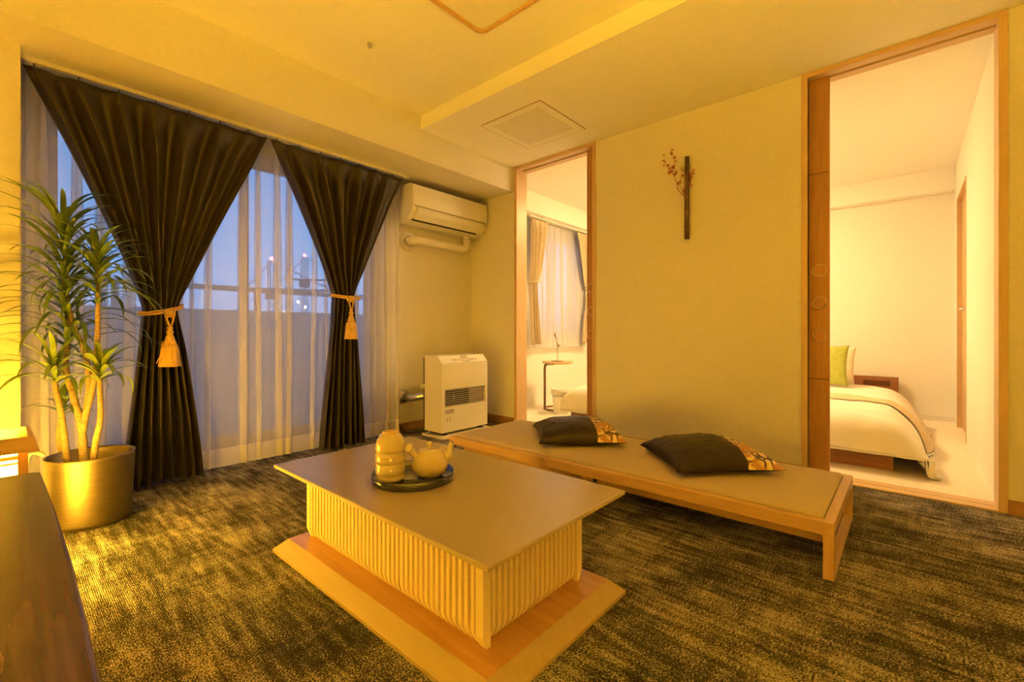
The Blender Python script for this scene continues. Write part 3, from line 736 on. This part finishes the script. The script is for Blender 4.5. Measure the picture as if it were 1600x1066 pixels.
for cx_, sx in ((BX0_, 1), (BX1_, -1)):
    for cy_, sy in ((BY0_, 1), (BY1_, -1)):
        b = BM(); pf = [(0, ZT), (0, ZB+.030), (.012, ZB+.0005), (.026, ZB+.0005), (.026, ZT)]
        a = [b.verts.new((cx_+sx*x, cy_, z)) for x, z in pf]; c = [b.verts.new((cx_+sx*x, cy_+sy*.024, z)) for x, z in pf]
        b.faces.new(a); b.faces.new(c[::-1])
        for i in range(5): b.faces.new((a[i], a[(i+1) % 5], c[(i+1) % 5], c[i]))
        obj('corner_post', b, M['slat'], tb)

# tea things
tr = thing('serving_tray', 'round black lacquer tray on the low table', 'tray', (.888, 1.208, TZ))
b = BM(); lathe(b, [(.001, .001), (.124, .001), (.129, .003), (.1310, .008), (.1315, .0245), (.1290, .0250), (.1285, .010), (.126, .0075), (.001, .007)], 64); obj('dish', b, M['lacquer'], tr, True)
def cup(loc, label, z):
    t = thing('tea_cup', label, 'cup', (loc[0], loc[1], z), 0, 'stacked tea cups')
    # upside down cup: rim at z=0, foot at the top
    md = None
    prof = [(.0425, .001), (.0448, .003), (.0462, .008), (.0450, .0125), (.0415, .0165), (.0412, .018), (.0448, .022), (.0466, .028), (.0464, .034), (.0455, .044), (.0432, .054), (.0385, .065), (.0315, .0735), (.0258, .0775)]
    b = BM(); lathe(b, prof, 40, cap=False)
    lathe(b, [(.0425, .001), (.0395, .02), (.0395, .04), (.034, .060), (.024, .071), (.0, .073)], 40, cap=False)
    obj('bowl', b, M['glaze'], t, True)
    b = BM(); lathe(b, [(.0255, .0765), (.0250, .083), (.0230, .084), (.019, .0835), (.018, .079), (.0, .0785)], 32, cap=False); obj('foot_ring', b, M['footring'], t, True)
    return t
zc0 = TZ+.0085
cp = (.822, 1.238)
cup(cp, 'beige tea cup turned upside down, lowest of its stack on the tray', zc0)
cup(cp, 'beige tea cup turned upside down, middle of its stack on the tray', zc0+.0345)
cup(cp, 'beige tea cup turned upside down, topmost of its stack on the tray', zc0+.069)
tpt = thing('teapot', 'pale glazed side handled teapot with lid on the black tray', 'teapot', (.925, 1.170, zc0), YAW*-1); tpt.scale = (.97, .97, 1.2)
b = BM(); prof = [(.001, .0), (.032, .0), (.044, .003), (.055, .013), (.0608, .027), (.0612, .037), (.0580, .049), (.0515, .059), (.0445, .065), (.0440, .070), (.0415, .0705), (.040, .064)]
lathe(b, prof, 48); obj('body', b, M['glaze'], tpt, True)
b = BM(); lathe(b, [(.0405, .0695), (.0405, .0715), (.036, .0735), (.022, .0755), (.009, .0765)], 36); lo = obj('lid', b, M['glazepale'], tpt, True)
b = BM(); lathe(b, [(.0065, .076), (.0062, .080), (.0080, .084), (.0085, .090), (.0065, .0925), (.0, .093)], 20); obj('knob', b, M['glazepale'], lo, True)
# local x = camera right, y = away from camera
b = BM(); tube(b, spline([(.045, .012, .048), (.062, .014, .058), (.066, .014, .075), (.074, .012, .088)], 6), [.017]*4+[.014]*5+[.011]*5+[.0095]*5, 16); obj('spout', b, M['glazepale'], tpt, True)
b = BM(); hp = spline([(-.036, -.018, .054), (-.046, -.032, .066), (-.054, -.046, .079), (-.058, -.053, .086)], 6); n = len(hp)
tube(b, hp, [lerp(.0085, .0150, (i/(n-1))**1.2) for i in range(n)], 16)
d = (hp[-1]-hp[-2]).normalized(); tube(b, [hp[-1], hp[-1]+d*.004], [.0150, .0115], 16); obj('handle', b, M['glazepale'], tpt, True)

# ------------------------------------------------------------------ low bench with pad, cushions
bn = thing('low_bench', 'long low oak bench with taupe pad along the wall', 'bench', (0, 0, 0))
AX0, AX1, AY0, AY1, AZ = 1.722, 2.362, .172, 2.0, .180
rw, rh = .030, .042
def ob(name, *a, m='oak', bev=.0015): return obj(name, bx(*a, bev=bev), M[m], bn)
ob('long_rail', AX0, AX0+rw, AY0+rw, AY1-rw, AZ-rh, AZ); ob('long_rail', AX1-rw, AX1, AY0+rw, AY1-rw, AZ-rh, AZ)
ob('end_rail', AX0, AX1, AY0, AY0+rw, AZ-rh, AZ, m='oakx'); ob('end_rail', AX0, AX1, AY1-rw, AY1, AZ-rh, AZ, m='oakx')
for ya, yb in ((AY0, AY0+rw), (1.07, 1.07+rw), (AY1-rw, AY1)):
    zt_ = AZ-rh
    ob('leg', AX0, AX0+.035, ya, yb, .020, zt_, m='oakz'); ob('leg', AX1-.035, AX1, ya, yb, .020, zt_, m='oakz')
    ob('floor_rail', AX0, AX1, ya, yb, 0, .020, m='oakx')
ob('under_rail', AX0+.085, AX0+.105, AY0+rw, 1.07, .082, .134); ob('under_rail', AX0+.085, AX0+.105, 1.07+rw, AY1-rw, .082, .134)
ob('under_rail', AX1-.105, AX1-.085, AY0+rw, 1.07, .082, .134); ob('under_rail', AX1-.105, AX1-.085, 1.07+rw, AY1-rw, .082, .134)
ob('seat_board', AX0+rw, AX1-rw, AY0+rw, AY1-rw, AZ-.03, AZ-.012, m='inner')
o = obj('seat_pad', bx(AX0+rw+.002, AX1-rw-.002, AY0+rw+.002, AY1-rw-.002, AZ-.012, AZ+.014, bev=.011, seg=3), M['fabric'], bn, True)

def cushion(name, label, c, s, h, rot, m1, m2=None, split=.42, seed=0, group=None, tilt=None, cat='cushion', drop=.25):
    t = thing(name, label, cat, c, 0, group); t.rotation_euler = rot
    N = 36
    def P(i, j, side):
        u, v = 2*i/N-1, 2*j/N-1
        e = max(0, (1-u**2))*max(0, (1-v**2))
        z = h*(e**.42)
        k = 1 - .085*(1-v*v)*abs(u)**3; q = 1 - .085*(1-u*u)*abs(v)**3
        x, y = s*u*k, s*v*q
        edge = (1-e)**3 if e < 1 else 0
        wr = .010*mnoise.noise(Vector((u*7+seed, v*7, side*3.0)))*(e**.25)*(.35+.65*(1-e)) + .006*mnoise.noise(Vector((u*2.2+seed, v*2.2, 9)))*e
        if side > 0: return Vector((x, y, z + wr))
        return Vector((x, y, -z*drop - .0))
    def surf(pred):
        b = BM(); V = {}
        def gv(i, j, s_):
            ed = i in (0, N) or j in (0, N); k = (i, j, 0 if ed else s_)
            if k not in V: V[k] = b.verts.new(P(i, j, s_))
            return V[k]
        for s_ in (1, -1):
            for i in range(N):
                for j in range(N):
                    if pred((i+.5)/N*2-1, s_): b.faces.new([gv(*q, s_) for q in ((i, j), (i+1, j), (i+1, j+1), (i, j+1))])
        return b
    if m2:
        obj('cover', surf(lambda u, s_: not (s_ > 0 and u > split)), m1, t, True)
        obj('brocade_panel', surf(lambda u, s_: s_ > 0 and u > split), m2, t, True, 'gold patterned brocade panel')
    else: obj('cover', surf(lambda u, s_: True), m1, t, True)
    b = BM()
    return t
PZ = AZ+.014
cushion('floor_cushion', 'black satin cushion with gold brocade end, on the bench end near the wide doorway', (2.095, .683, PZ+.030), .226, .088, (0, 0, math.radians(-45)), M['black_satin'], M['brocade'], .36, 1, 'bench cushions', drop=.32)
cushion('floor_cushion', 'black satin cushion with gold brocade end, on the bench end near the heater', (2.10, 1.375, PZ+.030), .226, .088, (0, 0, math.radians(-47)), M['black_satin'], M['brocade'], .36, 5, 'bench cushions', drop=.32)

# ------------------------------------------------------------------ potted dracaena
PC = Vector((.2507, 2.548, 0))
pl = thing('potted_dracaena', 'tall dracaena in a brushed gold pot beside the window', 'plant', PC)
b = BM(); lathe(b, [(.001, .004), (.118, .004), (.122, .0), (.127, .003), (.130, .02), (.1405, .27), (.142, .280), (.1365, .280), (.134, .27), (.131, .22)], 72); po = obj('pot', b, M['pot'], pl, True)
b = BM(); lathe(b, [(.001, .218), (.07, .225), (.129, .216)], 32, cap=False); obj('soil', b, M['soil'], pl, True)
WP = FV.dot(PC)
def pp(x, y, dz=0.): return at(x, y, WP+dz) - PC
stems = [
    [(106, 730, -.02), (97, 655, -.02), (87, 606, -.02), (86, 592, -.02)],
    [(103, 730, .03), (93, 685, .03), (95, 655, .03), (98, 640, .03)],
    [(132, 735, 0), (128, 672, 0), (117, 628, 0), (103, 574, .01), (106, 530, .01), (104, 440, .01), (98, 350, .01)],
    [(130, 674, 0), (139, 606, .02), (133, 552, .03), (117, 514, .02), (107, 480, .015)],
    [(131, 660, 0), (147, 596, -.01), (152, 530, -.01), (153, 470, -.01), (153, 400, -.01)],
    [(145, 730, -.02), (150, 688, -.03), (157, 655, -.03), (156, 601, -.03), (156, 585, -.03)],
]
for i, st in enumerate(stems):
    pts = spline([pp(*p) for p in st], 6); n = len(pts)
    r0 = .016 if i == 2 else .0125; r1 = .006 if i in (2, 4) else .008
    b = BM(); tube(b, pts, [lerp(r0, r1, k/(n-1))*(1+.06*math.sin(k*2.1)) for k in range(n)], 10); obj('stem', b, M['stem'], pl, True)
def leafmesh(L, W, droop, name):
    b = BM(); n = 9; rows = []
    x = z = 0.; a = 0.
    for k in range(n+1):
        t = k/n; w = W*(min(1, .55+2.2*t) if t < .3 else (1-((t-.3)/.7)**3.4))*.5
        w = max(w, .0006)
        rows.append([b.verts.new((x, -w, z+.22*w)), b.verts.new((x, 0, z-.15*w)), b.verts.new((x, w, z+.22*w))])
        a = -droop*(t**1.25); st = L/n
        x += st*math.cos(a); z += st*math.sin(a)
    for r0, r1 in zip(rows, rows[1:]):
        for q in range(2): b.faces.new((r0[q], r0[q+1], r1[q+1], r1[q]))
    return b
protoL = {}
def get_leaf(mk, var):
    key = (mk, var)
    if key not in protoL:
        b = leafmesh(.30, .0185, [.7, 1.3, 1.9, 2.4][var], 'leaf')
        me = bpy.data.meshes.new('leaf'); bmesh.ops.recalc_face_normals(b, faces=b.faces); b.to_mesh(me); b.free()
        for p in me.polygons: p.use_smooth = True
        me.materials.append(M[mk]); protoL[key] = me
    return protoL[key]
rl = random.Random(11)
def crown(p0, p1, n, mk, L0, L1, e0, e1, az0=0., v0=3, v1=0):
    for i in range(n):
        k = (i+.5)/n
        p = p0.lerp(p1, k) if hasattr(p0, 'lerp') else p0
        az = az0 + i*2.39996 + rl.uniform(-.25, .25)
        el = math.radians(lerp(e0, e1, k) + rl.uniform(-7, 7))
        L = lerp(L0, L1, k)*rl.uniform(.85, 1.12)
        wx = math.cos(az); wy = math.sin(az)
        reach = L*.85
        room = (2.745 - (PC.y + p.y)) if PC.x+p.x+wx*reach < .07 else (2.80 - (PC.y+p.y))
        if wy > 0 and wy*reach > room: L *= max(.5, room/(wy*reach))
        var = min(3, max(0, int(round(lerp(v0, v1, k) + rl.uniform(-.5, .5)))))
        o = bpy.data.objects.new('leaf', get_leaf(mk, var)); COL.objects.link(o); o.parent = pl
        o.location = p + Vector((wx, wy, 0))*.005
        o.rotation_euler = (rl.uniform(-.25, .25), -el, az); s = L/.30
        o.scale = (s, 1.0*lerp(.9, 1.1, rl.random()), s)
crown(pp(106, 545, .01), pp(97, 345, .01), 104, 'leafA', .35, .26, 36, 72, 0, 2.5, 1.0)
crown(pp(153, 465, -.01), pp(152, 395, -.01), 46, 'leafA', .27, .21, 20, 74, 1., 2.6, .8)
crown(pp(86, 600, -.02), pp(84, 570, -.02), 26, 'leafB', .28, .21, 24, 74, .5, 2.3, .4)
crown(pp(156, 596, -.03), pp(156, 570, -.03), 24, 'leafB', .23, .17, 20, 74, 2., 2.3, .4)
crown(pp(99, 648, .03), pp(100, 622, .03), 14, 'leafB', .15, .12, 25, 76, .3, 2., .3)
for (x, y, dz) in ((153, 478, -.01), (127, 560, .03), (118, 508, .02)): crown(pp(x, y, dz), pp(x, y-8, dz), 4, 'leafA', .14, .12, 30, 50, x, 2, 1)

bpy.context.view_layer.update()
for o in [c for c in pl.children if c.name.startswith('leaf')]:      # keep every leaf clear of wall, curtain and beam
    for _ in range(14):
        Mx = Matrix.Translation(PC) @ Matrix.LocRotScale(o.location, o.rotation_euler, o.scale)
        bad = False
        for v in o.data.vertices:
            p = Mx @ v.co
            if (p.x < .075 and p.y > 2.735) or p.y > 2.80: bad = True; break
        if not bad: break
        o.scale = (o.scale[0]*.9, o.scale[1], o.scale[2]*.9)
        o.rotation_euler[1] -= .05
# ------------------------------------------------------------------ andon lamps
def andon(loc, rz, label, mp, mb, s=1.0):
    t = thing('paper_lantern', label, 'lamp', loc, rz, 'andon floor lamps')
    w, hgt = .098, .430
    for sx in (-1, 1):
        for sy in (-1, 1): obj('post', bx(sx*w-.011, sx*w+.011, sy*w-.011, sy*w+.011, 0, hgt, bev=.001), M['oakz'], t)
    for z in (.03, .385, .402):
        tk = .018 if z == .03 else .010 if z > .4 else .005
        for sg in (-1, 1):
            obj('cross_bar', bx(-w+.011, w-.011, sg*w-.006, sg*w+.006, z-tk/2, z+tk/2), M['oakx'], t)
            obj('cross_bar', bx(sg*w-.006, sg*w+.006, -w+.011, w-.011, z-tk/2, z+tk/2), M['oakx'], t)
    for k in range(4):
        o = obj('paper_panel', bx(-w+.012, w-.012, -.0006, .0006, .04, .392), mp, t); a = k*PI/2
        o.location = (-(w-.009)*math.sin(a), (w-.009)*math.cos(a), 0); o.rotation_euler = (0, 0, a)
    # flared open cap
    b = BM(); i0, i1, z0, z1 = w+.034, w+.020, .420, .464
    def ring(r, z): return [b.verts.new((x*r, y*r, z)) for x, y in ((-1, -1), (1, -1), (1, 1), (-1, 1))]
    R4 = [ring(i0, z0), ring(i1, z1), ring(i1-.010, z1), ring(i0-.012, z0)]
    for k in range(4):
        A, B_ = R4[k], R4[(k+1) % 4]
        for i in range(4): b.faces.new((A[i], A[(i+1) % 4], B_[(i+1) % 4], B_[i]))
    obj('cap', b, M['oakx'], t)
    b = BM(); lathe(b, [(.001, -.03), (.02, -.024), (.03, 0), (.024, .02), (.012, .035), (.012, .05)], 20, (0, 0, .25)); obj('bulb', b, mb, t, True)
    obj('bottom_board', bx(-w+.012, w-.012, -w+.012, w-.012, .004, .02), M['oakx'], t)
    b = BM(); tube(b, [(0, 0, .02), (0, 0, .222)], .006, 8); obj('bulb_holder', b, M['dark'], t)
    return t
andon((-.052, 2.12, .0), 0, 'glowing paper lantern in a wood frame beside the gold pot', M['paper'], M['bulb'])
andon((-.55, -.95, 0), .3, 'glowing paper lantern in a wood frame standing behind the viewer', M['paper2'], M['bulb2'])
b = BM(); tube(b, spline([at(38, 709, 1.47), at(50, 707, 1.53), at(60, 706, 1.60), at(68, 712, 1.68), (.072, 2.54, .30), (.06, 2.60, .1), (.03, 2.66, .008), (-.05, 2.72, .008)], 7), .0042, 8)
tag(obj('lamp_cable', b, M['cable'], None, True), 'cream lamp cable running from the lantern past the gold pot', 'cable')

fl = thing('fill_uplighter', 'short bowl uplighter added behind the viewer to brighten the ceiling', 'lamp', (-.22, -.45, 0))  # added fill light, out of view, that lifts the ceiling
b = BM(); lathe(b, [(.001, 0), (.13, 0), (.13, .012), (.02, .022)], 32); obj('base', b, M['darkmetal'], fl, True)
b = BM(); tube(b, [(0, 0, .02), (0, 0, .70)], .011, 10); obj('pole', b, M['darkmetal'], fl, True)
b = BM(); lathe(b, [(.02, .69), (.08, .700), (.13, .72), (.155, .76), (.165, .81), (.162, .81), (.151, .762), (.126, .726), (.078, .708), (.001, .702)], 40); obj('bowl_shade', b, M['panelw'], fl, True)
b = BM(); lathe(b, [(.001, .712), (.075, .716), (.11, .730), (.09, .742), (.001, .748)], 32); obj('glowing_disc', b, M['fill_glow'], fl, True)

# ------------------------------------------------------------------ dark console in the foreground
cn = thing('console_table', 'dark glossy wood console board in the near corner', 'console', (0, 0, 0))
CZ = .42
poly = []
for k in range(9):
    t = k/8; poly.append((lerp(.070, .060, t) + .010*math.sin(PI*t)*1.0, lerp(1.69, .25, t)))
poly = [(-.55, .25), (-.55, 1.70), (.040, 1.700), (.058, 1.698)] + poly
b = prism(BM(), poly, CZ-.028, CZ); o = obj('top_board', b, M['console'], cn); bv = o.modifiers.new('b', 'BEVEL'); bv.width = .006; bv.segments = 3; bv.limit_method = 'ANGLE'
for (x, y) in ((-.5, .32), (-.5, 1.62), (.0, 1.62), (.0, .32)): obj('leg', bx(x-.022, x+.022, y-.022, y+.022, 0, CZ-.028, bev=.002), M['console'], cn)
obj('apron', bx(-.478, -.022, 1.61, 1.63, CZ-.09, CZ-.028), M['console'], cn); obj('apron', bx(-.01, .01, .342, 1.598, CZ-.09, CZ-.028), M['console'], cn)
b = BM(); lathe(b, [(.001, 0), (.024, 0), (.028, .006), (.029, .016), (.026, .026), (.018, .033), (.001, .036)], 28)
o = obj('wooden_dome', b, M['ornament'], None, True); o.location = (-.026, .715, CZ); tag(o, 'small rounded golden brown piece standing on the dark console', 'ornament')

# ------------------------------------------------------------------ wall vase and branch
bv_ = thing('bamboo_vase', 'slim dark bamboo tube vase hanging on the wall', 'vase', (XD-.020, 1.041, 1.37))
b = BM(); lathe(b, [(.0145, 0), (.0150, .05), (.0140, .12), (.0148, .20), (.0140, .30), (.0148, .38), (.0142, .515), (.0115, .515), (.0115, .47)], 24); obj('tube', b, M['bamboo'], bv_, True)
for z in (.052, .162, .262, .348, .392, .46):
    b = BM(); lathe(b, [(.0143, -.004), (.0160, -.001), (.0160, .001), (.0143, .004)], 24, (0, 0, z), cap=False); obj('node_ring', b, M['node'], bv_, True)
br = thing('flower_branch', 'thin branch with tiny red blossoms held by the bamboo vase', 'branch', (XD-.020, 1.041, 1.37))
def wp(px, py, off=0.0):    # pixel on the plane just in front of the wall
    d = FV + (px-CXP)/FPX*RV + Vector((0, 0, (HYP-py)/FPX)); k = (XD-.035-off)/d.x
    return Vector((0, 0, CAMH)) + d*k - Vector((XD-.020, 1.041, 1.37))
def zz(x, y): return (1000+x/6.27, 220+y/6.27)
brs = [[(448, 560), (415, 525), (372, 478), (360, 420), (335, 345), (290, 280), (250, 210), (235, 140)],
       [(335, 345), (345, 300), (335, 250), (345, 190), (318, 130), (314, 95)],
       [(372, 478), (395, 400), (410, 330), (408, 268)],
       [(430, 545), (410, 480), (380, 410)], [(440, 530), (432, 490), (428, 470)],
       [(470, 470), (488, 420), (500, 350), (525, 285)], [(472, 450), (490, 380), (497, 330)]]
for i, q in enumerate(brs):
    b = BM(); pts = spline([wp(*zz(*p), .01*math.sin(k*1.3+i)) for k, p in enumerate(q)], 5); n = len(pts)
    tube(b, pts, [lerp(.0024 if i == 0 else .0016, .0007, k/(n-1)) for k in range(n)], 6); obj('twig', b, M['twig'], br, True)
rb = random.Random(4)
cl_ = [(235, 140), (228, 200), (245, 205), (236, 245), (275, 245), (290, 275), (293, 300), (285, 320), (335, 250), (330, 265), (345, 330), (358, 310), (340, 165), (312, 130), (306, 118), (316, 95), (350, 205), (378, 410), (392, 405), (370, 420), (410, 270), (422, 290), (412, 340), (428, 345), (430, 475), (428, 500), (524, 288), (520, 320), (496, 330), (500, 360), (492, 385), (490, 420), (498, 440), (310, 300), (318, 265)]
bp_ = None
for q in cl_:
    if bp_ is None:
        b = BM()
        for k in range(5):
            a = 2*PI*k/5; d = Vector((.35, math.cos(a), math.sin(a)))
            s1 = Vector((0, -math.sin(a), math.cos(a)))
            v = [b.verts.new(x) for x in (Vector((0, 0, 0)), d*.006+s1*.0035, d*.011, d*.006-s1*.0035)]; b.faces.new(v)
        lathe(b, [(.001, -.002), (.0025, 0), (.001, .002)], 8)
        bp_ = obj('blossom', b, M['petal'], br); o = bp_
    else: o = inst('blossom', bp_, br)
    o.location = wp(*zz(*q), rb.uniform(-.006, .012)); o.rotation_euler = (rb.uniform(0, 6), rb.uniform(-.6, .6)+PI, rb.uniform(-.6, .6)); s_ = rb.uniform(.8, 1.25); o.scale = (s_, s_, s_)

# ------------------------------------------------------------------ bedroom
def bed(yc, label, grp, inner):
    t = thing('bed', label, 'bed', (3.30, yc, .004), 0, grp)
    obj('foot_board', bx(0, .03, -.5, .5, 0, .20, bev=.003), M['walnut'], t)
    for s in (-1, 1): obj('side_rail', bx(.03, 2.05, s*.485-.015, s*.485+.015, .04, .20, bev=.002), M['walnut'], t)
    b = BM(); box(b, 2.05, 2.085, -.5, .5, 0, .28); box(b, 2.05, 2.085, -.5, .5, .335, .37)
    for a, c in ((-.5, -.44), (-.25, .25), (.44, .5)): box(b, 2.05, 2.085, a, c, .28, .335)
    box(b, 2.085, 2.10, -.5, .5, 0, .37)
    obj('head_board', b, M['walnut'], t)
    o = obj('mattress', bx(.035, 2.045, -.468, .468, .10, .24, bev=.04, seg=4), M['duvet'], t, True)
    def dv(u, v, lift=0., xa=-.27, xb=1.62):
        sx = lerp(xa, xb, v); a = lerp(-.86 if inner > 0 else -.57, .57, u); A = .44
        drop = 0; sg = 1 if a > 0 else -1; aa = abs(a)
        if aa > A:
            s_ = aa-A; y = A + .24*(1-math.exp(-s_/.17)); dy = .40*(s_/.42)**1.35
        else: y = aa; dy = 0
        if sx < .05:
            q = .05-sx; x = .05 - .12*(1-math.exp(-q/.08)); dx = .26*(q/.32)**1.3
        else: x = sx; dx = 0
        top = .285 + .020*math.cos(PI*a/1.0)*(1 if aa < .5 else 0) + .012*math.sin(5*x+2*a)
        wr = .016*mnoise.noise(Vector((x*3+yc, y*sg*4, 2))) + .010*mnoise.noise(Vector((x*9, y*9*sg, yc)))
        fl = .035*math.sin(x*9+yc*3)*min(1, max(0, dy-.06)/.2)
        z = top - (dy**2.0 + dx**2.0)**.5 + wr
        zmin = .012 if aa > A and dy > dx else .10
        z = max(z, zmin + abs(wr)*.3)
        return Vector((x, sg*(y+fl+lift*(.7 if dy else 0)), z+lift))
    o = obj('duvet', grid(BM(), lambda u, v: dv(u, v), 70, 60), M['duvet'], t, True); solidify(o, .012)
    o = obj('bed_runner', grid(BM(), lambda u, v: dv(lerp(.06, .94, u), v, .013, .50, .92), 70, 16), M['runner'], t, True); solidify(o, .006)
    return t
bed(.56, 'low walnut bed with white duvet under a green cushion', 'twin beds', 1)
bed(1.715, 'low walnut bed with white duvet beyond the white bin', 'twin beds', -1)
cushion('cushion', 'green square cushion leaning upright on the bed', (4.76, .56, .50), .185, .055, (0, math.radians(-68), 0), M['green'], None, 0, 3, drop=1)
cushion('pillow', 'cream pillow standing against the walnut headboard behind the green cushion', (5.02, .53, .47), .185, .06, (0, math.radians(-72), 0), M['cream'], None, 0, 9, cat='pillow', drop=1)
cushion('pillow', 'cream pillow standing on the bed beyond the white bin', (5.02, 1.70, .47), .185, .06, (0, math.radians(-72), 0), M['cream'], None, 0, 13, cat='pillow', drop=1)

st = thing('side_table', 'round oak side table on bronze tube legs under the bedroom window', 'table', (3.735, 2.668, .004))
b = BM(); lathe(b, [(.001, .462), (.135, .462), (.158, .472), (.160, .480), (.157, .484), (.001, .484)], 48); obj('tabletop', b, M['tabletop'], st, True)
for k, (dx, dy) in enumerate(((-.105, .075), (-.075, .11))):
    b = BM(); tube(b, spline([(dx*.25, dy*.25+.0, .455), (dx*.85, dy*.85, .452), (dx, dy, .42), (dx, dy, .25), (dx, dy, .012)], 6), .0075, 10); obj('leg', b, M['bronze'], st, True)
b = BM(); pts = [(.135*math.cos(a), .135*math.sin(a), .010) for a in [lerp(2.05, 2.65+2*PI-.9, i/30) for i in range(31)]]
tube(b, [(-.075, .11, .010)] + pts, .0085, 10); tube(b, [(-.105, .075, .010), (-.075, .11, .010)], .0085, 10); obj('ring_base', b, M['bronze'], st, True)
bi = thing('waste_bin', 'white round waste bin beside the bronze legged side table', 'bin', (3.565, 2.505, .004))
b = BM(); lathe(b, [(.001, 0), (.068, 0), (.072, .004), (.084, .19), (.080, .19), (.068, .01), (.001, .008)], 40); obj('bucket', b, M['bin'], bi, True)
b = BM(); lathe(b, [(.0845, .178), (.094, .180), (.0985, .238), (.0945, .240), (.090, .19), (.083, .19)], 40, cap=False); obj('rim_band', b, M['bin'], bi, True)
sn = thing('wire_ornament', 'thin stem ornament with two leaves on the round side table', 'ornament', (3.735, 2.668, .488))
b = BM(); lathe(b, [(.001, 0), (.058, 0), (.058, .006), (.001, .008)], 32); obj('base_plate', b, M['bronze'], sn, True)
b = BM(); tube(b, spline([(0, 0, .006), (0, 0, .14), (-.012, .004, .22), (-.028, .01, .29)], 6), .0032, 8); obj('stem', b, M['bronze'], sn, True)
for a0, a1 in (((-.004, .002, .17), (.03, -.02, .155)), ((-.003, 0, .20), (.0, -.01, .13)), ((-.01, .004, .215), (-.035, .02, .30))):
    p0, p1 = Vector(a0), Vector(a1); d = p1-p0; s1 = d.cross(Vector((.3, 1, 0))).normalized()*.008
    b = BM(); n1 = d.cross(s1).normalized()*.0015
    v = [b.verts.new(x) for x in (p0, p0+d*.5+s1, p1, p0+d*.5-s1, p0+d*.5+n1, p0+d*.5-n1)]
    for i in range(4):
        b.faces.new((v[i], v[(i+1) % 4], v[4])); b.faces.new((v[(i+1) % 4], v[i], v[5]))
    obj('leaf', b, M['bronze'], sn)
# bedroom curtains
rr_ = thing('curtain_rail', 'cream curtain rail above the small bedroom window', 'curtain rail', (0, 0, 0))
obj('track', bx(3.56, 4.80, 2.875, 2.90, 1.965, 1.988, bev=.002), M['rail'], rr_)
obj('rear_track', bx(3.56, 4.80, 2.935, 2.955, 1.965, 1.988, bev=.002), M['rail'], rr_)
tied_curtain(3.585, 3.885, 3.575, 3.67, 3.585, 3.76, 1.30, 21, 4, 1.955, .66, 2.885, M['beige_curtain'], 'short beige curtain tied back beside the narrow doorway jamb', 'beige bedroom curtains', amp=.022, hooks=False, pw=.55)
tied_curtain(4.42, 4.78, 4.66, 4.76, 4.52, 4.76, 1.30, 27, 4, 1.955, .66, 2.885, M['beige_curtain'], 'short beige curtain tied back above the bed', 'beige bedroom curtains', amp=.022, hooks=False, pw=.55)
for cx_, lb in ((3.62, 'beige fabric tieback beside the narrow doorway jamb'), (4.71, 'beige fabric tieback above the bed')):
    b = BM(); tube(b, [(cx_+.062*math.cos(a), 2.873+.058*math.sin(a), 1.30+.01*math.cos(a)) for a in [2*PI*k/24 for k in range(24)]], .009, 8, closed=True)
    tag(obj('curtain_tie', b, M['beige_curtain'], None, True), lb, 'tieback')
sheer_panel(3.70, 4.70, 31, 'short white voile over the small bedroom window', None, 1.955, .62, 2.955, 8, 'bedsheer', .06)
# bedroom ceiling lamp
bl = thing('bedroom_ceiling_lamp', 'round glowing ceiling lamp in the bedroom', 'lamp', (4.15, 1.45, BZ))
b = BM(); lathe(b, [(.10, 0), (.10, -.02), (.23, -.022), (.235, -.03), (.001, -.03)], 40); obj('mount', b, M['rail'], bl)
b = BM(); lathe(b, [(.23, -.031), (.225, -.06), (.18, -.08), (.001, -.088)], 40); obj('diffuser', b, M['bedglow'], bl, True)
